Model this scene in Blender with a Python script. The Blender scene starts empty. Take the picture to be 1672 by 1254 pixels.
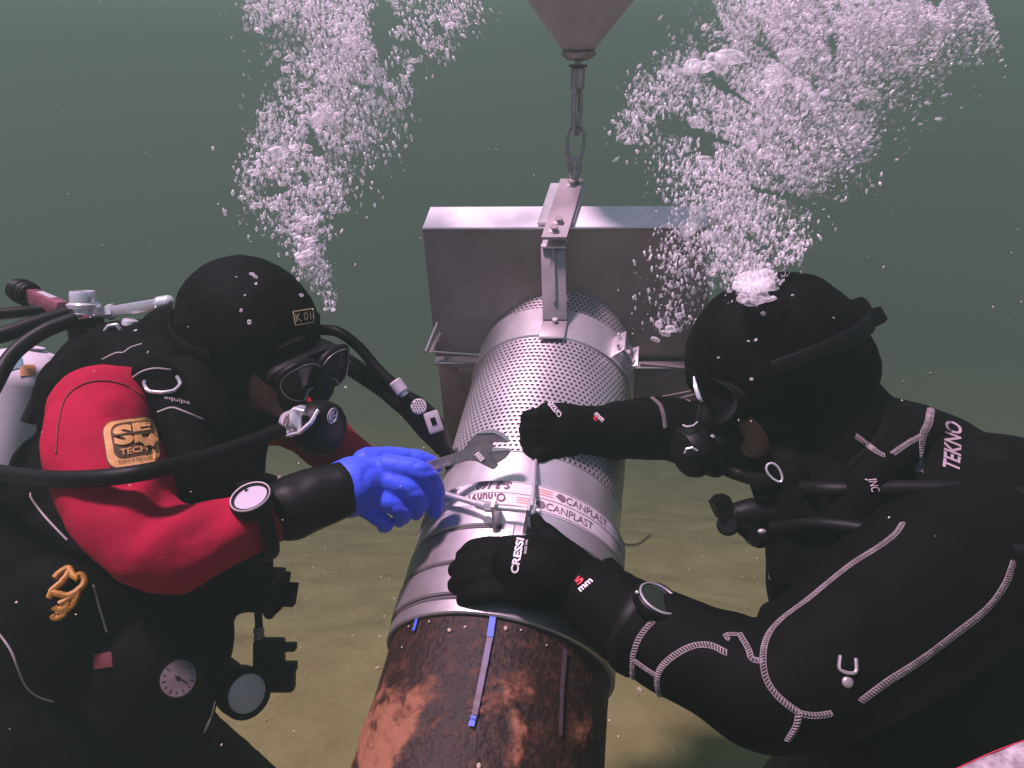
import bpy, bmesh, math, random
import numpy as np
from mathutils import Vector, Matrix, noise
from mathutils.bvhtree import BVHTree

# ------------------------------------------------------------------ camera, world, sun, exposure
random.seed(7)
rng = np.random.default_rng(7)
scene = bpy.context.scene
col = scene.collection
PW, PH, FPX = 1672.0, 1254.0, 1194.0           # photograph size and focal length in pixels
PITCH = math.radians(24.0)
CAM = Vector((0.0, 0.0, 1.50))
FWD = Vector((0, math.cos(PITCH), -math.sin(PITCH)))
UPV = Vector((0, math.sin(PITCH), math.cos(PITCH)))
RGT = Vector((1, 0, 0))
cd = bpy.data.cameras.new('camera')
cd.sensor_width = 36.0
cd.lens = 36.0 * FPX / PW
cd.clip_start = 0.02
cd.clip_end = 500.0
cam = bpy.data.objects.new('camera', cd)
col.objects.link(cam)
cam.location = CAM
cam.rotation_euler = (math.pi / 2 - PITCH, 0, 0)
scene.camera = cam

SUN_EL, SUN_AZ = math.radians(68), math.radians(-88)   # azimuth from +Y (away from camera) towards +X
SUN_DIR = Vector((math.sin(SUN_AZ) * math.cos(SUN_EL), math.cos(SUN_AZ) * math.cos(SUN_EL), math.sin(SUN_EL)))
world = bpy.data.worlds.new('World')
scene.world = world
world.use_nodes = True
wn = world.node_tree
bg = wn.nodes['Background']
sky = wn.nodes.new('ShaderNodeTexSky')
sky.sky_type = 'NISHITA'
sky.sun_disc = False
sky.sun_elevation = SUN_EL
sky.sun_rotation = SUN_AZ
wn.links.new(sky.outputs[0], bg.inputs[0])
bg.inputs[1].default_value = 0.07
sl = bpy.data.lights.new('sun', 'SUN')
sl.energy = 5.0
sl.angle = math.radians(7.0)
sl.color = (1.0, 0.65, 0.89)
sun = bpy.data.objects.new('sun', sl)
col.objects.link(sun)
sun.location = (0, 0, 8)
sun.rotation_euler = (-SUN_DIR).to_track_quat('-Z', 'Y').to_euler()

scene.view_settings.view_transform = 'Standard'
scene.view_settings.look = 'None'
scene.view_settings.exposure = 1.0
scene.view_settings.gamma = 1.0
scene.render.engine = 'CYCLES'
cy = scene.cycles
cy.use_denoising = True
cy.denoiser = 'OPENIMAGEDENOISE'
cy.max_bounces = 10
cy.diffuse_bounces = 3
cy.glossy_bounces = 3
cy.transmission_bounces = 4
cy.volume_bounces = 2
cy.transparent_max_bounces = 24
cy.use_adaptive_sampling = False
cy.sample_clamp_indirect = 6.0

# ------------------------------------------------------------------ helpers
def P(px, py, d):
    """photograph pixel + distance along the viewing axis -> point in the scene"""
    return CAM + RGT * ((px - PW / 2) / FPX * d) + UPV * ((PH / 2 - py) / FPX * d) + FWD * d

def ray(px, py):
    v = RGT * ((px - PW / 2) / FPX) + UPV * ((PH / 2 - py) / FPX) + FWD
    return v.normalized()

def project(p):
    v = p - CAM
    d = v.dot(FWD)
    return PW / 2 + v.dot(RGT) / d * FPX, PH / 2 - v.dot(UPV) / d * FPX, d

MATS = {}
def mat(name, color=(.5, .5, .5), rough=.6, metal=0.0, spec=.5, var=None, vscale=30.0, bump=0.0, bscale=60.0,
        coat=0.0, detail=5.0, color2=None, cscale=None, sheen=0.0, bdist=.01):
    """procedural material: base colour broken up by noise, roughness variation, fine relief"""
    if name in MATS:
        return MATS[name]
    m = bpy.data.materials.new(name)
    m.use_nodes = True
    nt = m.node_tree
    b = nt.nodes['Principled BSDF']
    b.inputs['Base Color'].default_value = (*color, 1)
    b.inputs['Roughness'].default_value = rough
    b.inputs['Metallic'].default_value = metal
    b.inputs['Specular IOR Level'].default_value = spec
    b.inputs['Coat Weight'].default_value = coat
    b.inputs['Sheen Weight'].default_value = sheen
    tc = nt.nodes.new('ShaderNodeTexCoord')
    if color2 is not None or var:
        n = nt.nodes.new('ShaderNodeTexNoise')
        n.inputs['Scale'].default_value = cscale or vscale
        n.inputs['Detail'].default_value = detail
        n.inputs['Roughness'].default_value = .62
        nt.links.new(tc.outputs['Object'], n.inputs['Vector'])
        r = nt.nodes.new('ShaderNodeValToRGB')
        r.color_ramp.elements[0].position = .35
        r.color_ramp.elements[1].position = .68
        c2 = color2 if color2 is not None else tuple(c * (1 - var) for c in color)
        r.color_ramp.elements[0].color = (*c2, 1)
        r.color_ramp.elements[1].color = (*color, 1)
        nt.links.new(n.outputs['Fac'], r.inputs['Fac'])
        nt.links.new(r.outputs['Color'], b.inputs['Base Color'])
        mr = nt.nodes.new('ShaderNodeMapRange')
        mr.inputs['To Min'].default_value = max(0.05, rough - .12)
        mr.inputs['To Max'].default_value = min(1, rough + .12)
        nt.links.new(n.outputs['Fac'], mr.inputs['Value'])
        nt.links.new(mr.outputs[0], b.inputs['Roughness'])
    if bump > 0:
        n2 = nt.nodes.new('ShaderNodeTexNoise')
        n2.inputs['Scale'].default_value = bscale
        n2.inputs['Detail'].default_value = 6
        nt.links.new(tc.outputs['Object'], n2.inputs['Vector'])
        bp = nt.nodes.new('ShaderNodeBump')
        bp.inputs['Strength'].default_value = bump
        bp.inputs['Distance'].default_value = bdist
        nt.links.new(n2.outputs['Fac'], bp.inputs['Height'])
        nt.links.new(bp.outputs[0], b.inputs['Normal'])
    MATS[name] = m
    return m

ABS = {}                                            # absolute location of every object (parents are only moved)
def put(o, name, parent, loc):
    col.objects.link(o)
    if parent is not None:
        o.parent = parent
        o.location = loc - ABS[parent.name]
    else:
        o.location = loc
    ABS[o.name] = Vector(loc)
    return o

def empty(name, loc, label=None, cat=None, group=None):
    o = bpy.data.objects.new(name, None)
    o.empty_display_size = .05
    put(o, name, None, Vector(loc))
    return tag(o, label, cat, group)

def tag(o, label=None, cat=None, group=None, kind=None):
    if label: o['label'] = label
    if cat: o['category'] = cat
    if group: o['group'] = group
    if kind: o['kind'] = kind
    return o

def frame_of(d):
    d = d.normalized()
    a = Vector((0, 0, 1)) if abs(d.z) < .9 else Vector((1, 0, 0))
    x = d.cross(a).normalized()
    return x, d.cross(x).normalized()

def catmull(pts, n):
    """smooth resampling of a list of tuples/Vectors (any dimension)"""
    pts = [np.array(p, float) for p in pts]
    if len(pts) == 2:
        return [pts[0] + (pts[1] - pts[0]) * i / n for i in range(n + 1)]
    q = [2 * pts[0] - pts[1]] + pts + [2 * pts[-1] - pts[-2]]
    out = []
    for i in range(1, len(q) - 2):
        p0, p1, p2, p3 = q[i - 1:i + 3]
        for k in range(n):
            t = k / n
            out.append(.5 * (2 * p1 + (p2 - p0) * t + (2 * p0 - 5 * p1 + 4 * p2 - p3) * t * t + (3 * p1 - p0 - 3 * p2 + p3) * t ** 3))
    out.append(pts[-1])
    return out

class MB:
    """collects shapes; build() links them as one mesh object"""
    def __init__(s):
        s.v, s.f, s.mi, s.cur = [], [], [], 0
    def add(s, vs, fs):
        o = len(s.v)
        s.v += [Vector(x) for x in vs]
        s.f += [tuple(i + o for i in f) for f in fs]
        s.mi += [s.cur] * len(fs)
        return s
    def box(s, c, ax, size, bev=0.0):
        c = Vector(c)
        ax = [Vector(a).normalized() for a in ax]
        h = [x / 2 for x in size]
        if bev <= 0:
            vs = [c + ax[0] * h[0] * i + ax[1] * h[1] * j + ax[2] * h[2] * k for i in (-1, 1) for j in (-1, 1) for k in (-1, 1)]
            return s.add(vs, [(0, 1, 3, 2), (4, 6, 7, 5), (0, 4, 5, 1), (2, 3, 7, 6), (0, 2, 6, 4), (1, 5, 7, 3)])
        bm = bmesh.new()
        bmesh.ops.create_cube(bm, size=1)
        for v in bm.verts:
            v.co = Vector((v.co.x * size[0], v.co.y * size[1], v.co.z * size[2]))
        bmesh.ops.bevel(bm, geom=bm.edges[:], offset=bev, segments=2, affect='EDGES', profile=.6)
        bm.verts.index_update()
        vs = [c + ax[0] * v.co.x + ax[1] * v.co.y + ax[2] * v.co.z for v in bm.verts]
        fs = [tuple(v.index for v in f.verts) for f in bm.faces]
        bm.free()
        return s.add(vs, fs)
    def tube(s, path, radii, n=12, caps=True, closed=False, flat=None, up=None):
        """path of points with a radius each; flat=(wide, thin) scales the section along a fixed up direction"""
        path = [Vector(p) for p in path]
        m = len(path)
        if not hasattr(radii, '__len__'):
            radii = [radii] * m
        vs, fs = [], []
        x = None
        for i in range(m):
            if closed:
                t = path[(i + 1) % m] - path[i - 1]
            else:
                t = path[min(i + 1, m - 1)] - path[max(i - 1, 0)]
            if t.length < 1e-9: t = Vector((0, 0, 1))
            t.normalize()
            if up is not None:
                x = (up - t * up.dot(t)).normalized()
            elif x is None:
                x, _ = frame_of(t)
            else:
                x = (x - t * x.dot(t)).normalized()
            y = t.cross(x)
            fx, fy = flat if flat else (1, 1)
            for k in range(n):
                a = 2 * math.pi * k / n
                vs.append(path[i] + x * (math.cos(a) * radii[i] * fx) + y * (math.sin(a) * radii[i] * fy))
        for i in range(m if closed else m - 1):
            for k in range(n):
                a, b = i * n + k, i * n + (k + 1) % n
                j = (i + 1) % m
                fs.append((a, b, j * n + (k + 1) % n, j * n + k))
        if caps and not closed:
            fs.append(tuple(range(n - 1, -1, -1)))
            fs.append(tuple((m - 1) * n + k for k in range(n)))
        return s.add(vs, fs)
    def cyl(s, p0, p1, r0, r1=None, n=20, bev=0.0):
        p0, p1 = Vector(p0), Vector(p1)
        r1 = r0 if r1 is None else r1
        if bev > 0:
            d = (p1 - p0).normalized()
            return s.tube([p0, p0 + d * 1e-5, p0 + d * bev, p1 - d * bev, p1 - d * 1e-5, p1],
                          [max(r0 - bev, 1e-4), max(r0 - bev, 1e-4), r0, r1, max(r1 - bev, 1e-4), max(r1 - bev, 1e-4)], n)
        return s.tube([p0, p1], [r0, r1], n)
    def lathe(s, prof, org, axis, n=32, xa=None):
        """prof: (radius, height) pairs along axis"""
        org, axis = Vector(org), Vector(axis).normalized()
        x, y = frame_of(axis)
        if xa is not None:
            x = (xa - axis * xa.dot(axis)).normalized(); y = axis.cross(x)
        vs, fs = [], []
        for r, h in prof:
            for k in range(n):
                a = 2 * math.pi * k / n
                vs.append(org + axis * h + x * (math.cos(a) * r) + y * (math.sin(a) * r))
        for i in range(len(prof) - 1):
            for k in range(n):
                fs.append((i * n + k, i * n + (k + 1) % n, (i + 1) * n + (k + 1) % n, (i + 1) * n + k))
        if prof[0][0] > 1e-6: fs.append(tuple(range(n - 1, -1, -1)))
        if prof[-1][0] > 1e-6: fs.append(tuple((len(prof) - 1) * n + k for k in range(n)))
        return s.add(vs, fs)
    def ell(s, c, r, ax=None, nu=20, nv=12):
        c = Vector(c)
        if not hasattr(r, '__len__'): r = (r, r, r)
        ax = [Vector(a).normalized() for a in ax] if ax else [Vector((1, 0, 0)), Vector((0, 1, 0)), Vector((0, 0, 1))]
        vs, fs = [], []
        for j in range(1, nv):
            t = math.pi * j / nv
            for k in range(nu):
                a = 2 * math.pi * k / nu
                vs.append(c + ax[0] * (r[0] * math.sin(t) * math.cos(a)) + ax[1] * (r[1] * math.sin(t) * math.sin(a)) + ax[2] * (r[2] * math.cos(t)))
        top, bot = len(vs), len(vs) + 1
        vs += [c + ax[2] * r[2], c - ax[2] * r[2]]
        for j in range(nv - 2):
            for k in range(nu):
                fs.append((j * nu + k, (j + 1) * nu + k, (j + 1) * nu + (k + 1) % nu, j * nu + (k + 1) % nu))
        for k in range(nu):
            fs.append((top, k, (k + 1) % nu))
            fs.append((bot, (nv - 2) * nu + (k + 1) % nu, (nv - 2) * nu + k))
        return s.add(vs, fs)
    def limb(s, pts, sub=6, n=20):
        """(point, radius) chain -> smooth tapering limb with round ends"""
        arr = [(*Vector(p), r) for p, r in pts]
        sm = catmull(arr, sub)
        s.tube([q[:3] for q in sm], [max(q[3], .002) for q in sm], n)
        s.ell(sm[0][:3], sm[0][3], nu=n); s.ell(sm[-1][:3], sm[-1][3], nu=n)
        return s
    def prism(s, poly, vec):
        """polygon (3-D points, planar) extruded by vec"""
        poly = [Vector(p) for p in poly]; vec = Vector(vec)
        n = len(poly)
        fs = [tuple(range(n)), tuple(range(2 * n - 1, n - 1, -1))]
        fs += [(i, n + i, n + (i + 1) % n, (i + 1) % n) for i in range(n)]
        return s.add(poly + [p + vec for p in poly], fs)
    def mesh(s, name, mats, smooth=40, fix=True):
        c = sum(s.v, Vector()) / max(1, len(s.v))
        me = bpy.data.meshes.new(name)
        me.from_pydata([tuple(v - c) for v in s.v], [], s.f)
        for m in (mats if isinstance(mats, (list, tuple)) else [mats]):
            me.materials.append(m)
        if any(s.mi):
            me.polygons.foreach_set('material_index', s.mi)
        if fix:
            bm = bmesh.new(); bm.from_mesh(me)
            bmesh.ops.recalc_face_normals(bm, faces=bm.faces[:])
            bm.to_mesh(me); bm.free()
        if smooth:
            me.polygons.foreach_set('use_smooth', [True] * len(me.polygons))
            if smooth < 180: me.set_sharp_from_angle(angle=math.radians(smooth))
        me.update()
        return me, c
    def build(s, name, mats, parent=None, smooth=40, label=None, cat=None, group=None, kind=None, fix=True):
        me, c = s.mesh(name, mats, smooth, fix)
        o = bpy.data.objects.new(name, me)
        put(o, name, parent, c)
        return tag(o, label, cat, group, kind)

def remeshed(mb, voxel, iters=6, fac=.5, wr=None):
    """fuse overlapping shapes into one continuous skin; wr(co, normal) -> displacement along the normal"""
    me, c = mb.mesh('tmp', [], smooth=0)
    o = bpy.data.objects.new('tmp', me)
    col.objects.link(o)
    r = o.modifiers.new('r', 'REMESH'); r.mode = 'VOXEL'; r.voxel_size = voxel
    if iters:
        sm = o.modifiers.new('s', 'SMOOTH'); sm.factor = fac; sm.iterations = iters
    dg = bpy.context.evaluated_depsgraph_get()
    ev = o.evaluated_get(dg)
    m2 = bpy.data.meshes.new_from_object(ev)
    bpy.data.objects.remove(o); bpy.data.meshes.remove(me)
    if wr:
        nv = len(m2.vertices)
        co = np.empty(nv * 3); m2.vertices.foreach_get('co', co); co = co.reshape(-1, 3)
        no = np.empty(nv * 3); m2.vertex_normals.foreach_get('vector', no); no = no.reshape(-1, 3)
        cw = co + np.array(c)
        dsp = np.array([wr(Vector(p), Vector(q)) for p, q in zip(cw, no)])
        co += no * dsp[:, None]
        m2.vertices.foreach_set('co', co.ravel())
    m2.polygons.foreach_set('use_smooth', [True] * len(m2.polygons))
    m2.update()
    return m2, c

def skin(name, mb, voxel, mats, parent=None, iters=6, fac=.5, wr=None, pick=None, **kw):
    me, c = remeshed(mb, voxel, iters, fac, wr)
    me.name = name
    for m in (mats if isinstance(mats, (list, tuple)) else [mats]):
        me.materials.append(m)
    if pick:
        for p in me.polygons:
            p.material_index = pick(p.center + c)
    o = bpy.data.objects.new(name, me)
    put(o, name, parent, c)
    return tag(o, **kw)

def bvh_of(*objs):
    vs, fs = [], []
    for o in objs:
        b = len(vs); l = ABS[o.name]
        vs += [v.co + l for v in o.data.vertices]
        fs += [[i + b for i in p.vertices] for p in o.data.polygons]
    return BVHTree.FromPolygons(vs, fs)

def hit(bvh, px, py, lift=0.0, dflt=None):
    r = ray(px, py)
    loc, nor, idx, dist = bvh.ray_cast(CAM, r)
    if loc is None:
        if dflt is None:
            loc, nor, idx, dist = bvh.find_nearest(CAM + r * 1.0)
        else:
            return P(px, py, dflt), -r
    if nor.dot(r) > 0: nor = -nor
    return loc + nor * lift, nor

FONTCACHE = {}
def text_geo(s, cuts=.16, shear=0.0, space=1.0, bold=0.0):
    """flat lettering as 2-D points (unit cap height) and faces"""
    cu = bpy.data.curves.new('t', 'FONT')
    cu.body = s; cu.size = 1.0; cu.shear = shear; cu.space_character = space; cu.offset = bold
    cu.resolution_u = 3
    o = bpy.data.objects.new('t', cu); col.objects.link(o)
    dg = bpy.context.evaluated_depsgraph_get()
    me = bpy.data.meshes.new_from_object(o.evaluated_get(dg))
    bpy.data.objects.remove(o)
    bm = bmesh.new(); bm.from_mesh(me)
    for _ in range(4):
        e = [e for e in bm.edges if e.calc_length() > cuts]
        if not e: break
        bmesh.ops.subdivide_edges(bm, edges=e, cuts=1)
    bmesh.ops.triangulate(bm, faces=bm.faces[:])
    bm.verts.index_update()
    vs = [(v.co.x, v.co.y) for v in bm.verts]; fs = [tuple(v.index for v in f.verts) for f in bm.faces]
    bm.free(); bpy.data.meshes.remove(me)
    x1 = max(v[0] for v in vs); x0 = min(v[0] for v in vs); y1 = max(v[1] for v in vs); y0 = min(v[1] for v in vs)
    return [((x - x0) / (x1 - x0), (y - y0) / (y1 - y0)) for x, y in vs], fs

def print_on(name, s, bvh, org, ux, uy, m, parent, lift=.0012, dflt=None, **kw):
    """lettering laid onto a surface: org = pixel of its lower left, ux / uy = pixel vectors of its width and height"""
    vs, fs = text_geo(s, **kw)
    pts = [hit(bvh, org[0] + ux[0] * u + uy[0] * v, org[1] + ux[1] * u + uy[1] * v, lift, dflt)[0] for u, v in vs]
    return MB().add(pts, fs).build(name, m, parent, smooth=0, fix=False)

def patch_on(name, bvh, poly, m, parent, lift=.001, thick=.0015, cell=6.0, dflt=None, smooth=40):
    """flat patch with a pixel outline, following the surface beneath it"""
    bm = bmesh.new()
    bm.faces.new([bm.verts.new((x, y, 0)) for x, y in poly])
    bmesh.ops.triangulate(bm, faces=bm.faces[:])
    for _ in range(5):
        e = [e for e in bm.edges if e.calc_length() > cell]
        if not e: break
        bmesh.ops.subdivide_edges(bm, edges=e, cuts=1)
        bmesh.ops.triangulate(bm, faces=bm.faces[:])
    bm.verts.index_update()
    vs = [(v.co.x, v.co.y) for v in bm.verts]; fs = [tuple(v.index for v in f.verts) for f in bm.faces]
    be = [tuple(v.index for v in e.verts) for e in bm.edges if len(e.link_faces) == 1]
    bm.free()
    lo, hi = [], []
    for x, y in vs:
        p, n = hit(bvh, x, y, lift, dflt)
        lo.append(p - n * (lift + .001)); hi.append(p + n * thick)
    n = len(vs)
    mb = MB().add(hi + lo, fs + [(a, b, b + n, a + n) for a, b in be])
    return mb.build(name, m, parent, smooth=smooth)

def cord_on(name, bvh, pix, r, m, parent, lift=None, sub=6, n=6, dflt=None, twist=0):
    """raised cord or seam along a pixel polyline, laid on the surface"""
    sm = catmull(pix, sub)
    pts = [hit(bvh, x, y, r * .4 if lift is None else lift, dflt)[0] for x, y in sm]
    return MB().tube(pts, r, n).build(name, m, parent)

def stitch_on(name, bvh, pix, w, m, parent, step=3.2, r=.0011, sub=10, slant=.5, dflt=None):
    """zigzag overlock seam: many short slanted threads across a pixel polyline, plus two edge threads"""
    sm = catmull(pix, sub)
    pts = [hit(bvh, x, y, .0006, dflt) for x, y in sm]
    L = [0.0]
    for a, b in zip(pts, pts[1:]): L.append(L[-1] + (b[0] - a[0]).length)
    def at(s):
        s = max(0, min(L[-1] - 1e-6, s))
        for i in range(len(L) - 1):
            if L[i + 1] >= s: break
        t = (s - L[i]) / max(1e-9, L[i + 1] - L[i])
        return pts[i][0].lerp(pts[i + 1][0], t), pts[i][1], (pts[i + 1][0] - pts[i][0]).normalized()
    mb = MB(); step *= .001; k = int(L[-1] / step)
    le, ri = [], []
    for i in range(k + 1):
        p, n, t = at(i * step); q = t.cross(n).normalized()
        jit = random.uniform(-.1, .1) * w
        a = p - q * (w / 2 + jit) - t * (slant * w / 2); b = p + q * (w / 2 + jit) + t * (slant * w / 2)
        mid = p + n * r * .9
        mb.tube([a, mid, b], [r * .7, r, r * .7], 5)
        le.append(p - q * w * .52); ri.append(p + q * w * .52)
    if len(le) > 1:
        mb.tube(le, r * .55, 4); mb.tube(ri, r * .55, 4)
    return mb.build(name, m, parent)
# ------------------------------------------------------------------ materials
STEEL = mat('brushed_steel', (.76, .71, .73), .36, .72, var=.18, vscale=9, bump=.08, bscale=90, bdist=.002)
STEEL_D = mat('dull_steel', (.44, .38, .39), .45, .55, var=.35, vscale=7, bump=.15, bscale=40, bdist=.002)
CHROME = mat('chrome', (.88, .83, .86), .22, .6, var=.1, vscale=40)
BLACK = mat('neoprene_black', (.0020, .0017, .0018), .72, 0, .06, var=.5, vscale=22, bump=.25, bscale=260, bdist=.002)
BLACK2 = mat('nylon_black', (.0022, .0019, .0020), .8, 0, .05, var=.5, vscale=30, bump=.3, bscale=400, bdist=.0015)
RUBBER = mat('rubber_black', (.0045, .0042, .0042), .5, 0, .15, var=.4, vscale=35, bump=.1, bscale=120, bdist=.001)
WHITE = mat('white_print', (.72, .68, .70), .6, var=.2, vscale=120)
THREAD = mat('seam_thread', (.27, .22, .23), .85, var=.45, vscale=90)
RED = mat('red_suit', (.36, .003, .034), .85, 0, .15, var=.28, vscale=14, bump=.55, bscale=480, bdist=.0016)

# ------------------------------------------------------------------ seabed and water
SEABED = -.25
def ground(x, y):
    """height of the bottom above SEABED: level round the divers, then a bank falling away into deeper water"""
    p = Vector((x, y, 0))
    t = max(0.0, y - 1.3 + .25 * noise.noise(p * .5))
    drop = 9.0 * (1 - math.exp(-(t * t / (t + .5)) * .58 / 9.0))
    return -drop + .10 * noise.fractal(p * .55, 1, 2, 4) + .018 * noise.fractal(p * 2.3 + Vector((4, 1, 0)), 1, 2, 4)
def build_seabed():
    n = 150
    xs = np.concatenate([-np.geomspace(60, 3, 30), np.linspace(-2.9, 2.9, n), np.geomspace(3, 60, 30)])
    ys = np.concatenate([-np.geomspace(20, 1, 12), np.linspace(-.9, 5, n), np.geomspace(5.1, 70, 32)])
    vs, fs = [], []
    for y in ys:
        for x in xs:
            p = Vector((x, y, 0))
            vs.append((x, y, ground(x, y) + .005 * noise.fractal(p * 9, 1, 2, 3)))
    m = len(xs)
    for j in range(len(ys) - 1):
        for i in range(m - 1):
            fs.append((j * m + i, j * m + i + 1, (j + 1) * m + i + 1, (j + 1) * m + i))
    me = bpy.data.meshes.new('seabed'); me.from_pydata(vs, [], fs)
    me.polygons.foreach_set('use_smooth', [True] * len(me.polygons))
    mt = mat('silt', (.20, .195, .080), .95, 0, .1, color2=(.14, .13, .052), cscale=3.2, detail=9, bump=.25, bscale=30, bdist=.03)
    me.materials.append(mt)
    o = bpy.data.objects.new('seabed', me); put(o, 'seabed', None, Vector((0, 0, SEABED)))
    tag(o, kind='structure')
    peb = mat('pebble_pale', (.42, .36, .25), .9, var=.3, vscale=40)
    bl = MB()
    r2 = random.Random(3)
    for k in range(500):
        x, y = r2.uniform(-2.2, 2.2), r2.uniform(.1, 4.2)
        z = ground(x, y)
        s = .003 + .010 * r2.random() ** 3
        a = Vector((r2.gauss(0, 1), r2.gauss(0, 1), r2.gauss(0, .4))).normalized(); b, c = frame_of(a)
        bl.ell((x, y, SEABED + z + s * .2), (s, s * r2.uniform(.6, 1), s * r2.uniform(.4, .7)), (a, b, c), 7, 5)
    bl.build('shell_grit', peb, None, kind='stuff', label='pale shell grit scattered over the brown silt', cat='grit')

build_seabed()

def build_haze():
    mb = MB().box((0, 25, -3.9), ((1, 0, 0), (0, 1, 0), (0, 0, 1)), (124, 96, 14.1))
    m = bpy.data.materials.new('murky_water'); m.use_nodes = True
    nt = m.node_tree
    nt.nodes.remove(nt.nodes['Principled BSDF'])
    v = nt.nodes.new('ShaderNodeVolumePrincipled')
    v.inputs['Color'].default_value = (.138, .208, .166, 1)
    v.inputs['Absorption Color'].default_value = (0, .01, 0, 1)
    v.inputs['Density'].default_value = .135
    v.inputs['Anisotropy'].default_value = .1
    nt.links.new(v.outputs[0], nt.nodes['Material Output'].inputs['Volume'])
    o = mb.build('haze', m, None, smooth=0, kind='stuff', label='murky green water all round the divers', cat='water')
    return o
build_haze()
# ------------------------------------------------------------------ pipe axis
A0, A1 = P(784, 1250, .936), P(910, 590, 1.447)
AX = (A1 - A0).normalized()
PN = (Vector((0, 0, 1)) - AX * AX.z).normalized()      # top of the pipe
PB = AX.cross(PN).normalized()
if PB.x < 0: PB = -PB                                  # to the right
R0 = .1575
def cylp(s, phi, r):
    """point on the pipe: s metres along, phi from the top towards the right"""
    return A0 + AX * s + (PN * math.cos(phi) + PB * math.sin(phi)) * r

def cyl_at(px, py, r=R0):
    """where the line of sight through a pixel meets the pipe: (s, phi, depth)"""
    d = ray(px, py); o = CAM - A0
    dp, op = d - AX * d.dot(AX), o - AX * o.dot(AX)
    a, b, c = dp.dot(dp), 2 * dp.dot(op), op.dot(op) - r * r
    disc = b * b - 4 * a * c
    t = (-b - math.sqrt(max(disc, 0))) / (2 * a)
    q = o + d * t
    return q.dot(AX), math.atan2(q.dot(PB), q.dot(PN)), t * d.dot(FWD)

def pd(px, py, r=R0):
    return cyl_at(px, py, r)[2]

def ring(mb, s0, s1, r, n=72, bev=.002, arc=None):
    """band round the pipe between s0 and s1 (solid ring 6 mm thick, or an arc of it)"""
    prof = [(s0, r - .006), (s0, r - bev), (s0 + bev, r), (s1 - bev, r), (s1, r - bev), (s1, r - .006)]
    a0, a1 = arc if arc else (0, 2 * math.pi)
    k = n if not arc else max(3, int(n * (a1 - a0) / (2 * math.pi)))
    m = len(prof); vs, fs = [], []
    cnt = k if not arc else k + 1
    for i in range(cnt):
        ph = a0 + (a1 - a0) * i / k
        vs += [cylp(s, ph, rr) for s, rr in prof]
    for i in range(k):
        j = (i + 1) % cnt
        for q in range(m):
            fs.append((i * m + q, i * m + (q + 1) % m, j * m + (q + 1) % m, j * m + q))
    if arc:
        fs += [tuple(range(m)), tuple(range((cnt - 1) * m + m - 1, (cnt - 1) * m - 1, -1))]
    mb.add(vs, fs)
    return mb

def cyl_text(name, s, s0, ph0, dphi, ds, r, m, parent, flip=False, **kw):
    """lettering wrapped on the pipe: starts at s0, ph0, runs dphi round the pipe and ds along it"""
    vs, fs = text_geo(s, **kw)
    pts = []
    for u, v in vs:
        if flip: u, v = 1 - u, 1 - v
        pts.append(cylp(s0 + ds * v, ph0 + dphi * u, r))
    return MB().add(pts, fs).build(name, m, parent, smooth=0, fix=False)

# ------------------------------------------------------------------ the plastic pipe with its rusty coat
def crust(p):
    """0..1: how much silt crust sits at this place"""
    w = Vector((noise.noise(p * 14), noise.noise(p * 14 + Vector((5, 5, 5))), noise.noise(p * 14 + Vector((9, 1, 3))))) * .035
    a = noise.fractal((p + w) * 10.0 + Vector((3.1, 0, 7)), .75, 2.1, 6)
    return max(0.0, min(1.0, (a + .22) * 2.2))

def crust_material():
    m = bpy.data.materials.new('rusty_crust'); m.use_nodes = True
    nt = m.node_tree; b = nt.nodes['Principled BSDF']
    at = nt.nodes.new('ShaderNodeAttribute'); at.attribute_name = 'crust'
    tc = nt.nodes.new('ShaderNodeTexCoord')
    n1 = nt.nodes.new('ShaderNodeTexNoise'); n1.inputs['Scale'].default_value = 55; n1.inputs['Detail'].default_value = 9; n1.inputs['Roughness'].default_value = .7
    nt.links.new(tc.outputs['Object'], n1.inputs['Vector'])
    add = nt.nodes.new('ShaderNodeMath'); add.operation = 'MULTIPLY_ADD'; add.inputs[1].default_value = 2.2; add.inputs[2].default_value = -1.06
    nt.links.new(n1.outputs['Fac'], add.inputs[0])
    s = nt.nodes.new('ShaderNodeMath'); s.operation = 'ADD'
    nt.links.new(at.outputs['Fac'], s.inputs[0]); nt.links.new(add.outputs[0], s.inputs[1])
    r = nt.nodes.new('ShaderNodeValToRGB')
    e = r.color_ramp.elements
    e[0].position, e[0].color = .02, (.016, .007, .005, 1)
    e[1].position, e[1].color = .95, (.22, .092, .049, 1)
    k = r.color_ramp.elements.new(.40); k.color = (.062, .024, .013, 1)
    k = r.color_ramp.elements.new(.62); k.color = (.13, .050, .026, 1)
    nt.links.new(s.outputs[0], r.inputs['Fac']); nt.links.new(r.outputs[0], b.inputs['Base Color'])
    b.inputs['Roughness'].default_value = .75; b.inputs['Specular IOR Level'].default_value = .25
    mr = nt.nodes.new('ShaderNodeMapRange'); mr.inputs['To Min'].default_value = .58; mr.inputs['To Max'].default_value = .75
    nt.links.new(s.outputs[0], mr.inputs['Value']); nt.links.new(mr.outputs[0], b.inputs['Roughness'])
    n2 = nt.nodes.new('ShaderNodeTexNoise'); n2.inputs['Scale'].default_value = 130; n2.inputs['Detail'].default_value = 8
    nt.links.new(tc.outputs['Object'], n2.inputs['Vector'])
    bp = nt.nodes.new('ShaderNodeBump'); bp.inputs['Strength'].default_value = .7; bp.inputs['Distance'].default_value = .004
    nt.links.new(n2.outputs['Fac'], bp.inputs['Height']); nt.links.new(bp.outputs[0], b.inputs['Normal'])
    return m

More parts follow.
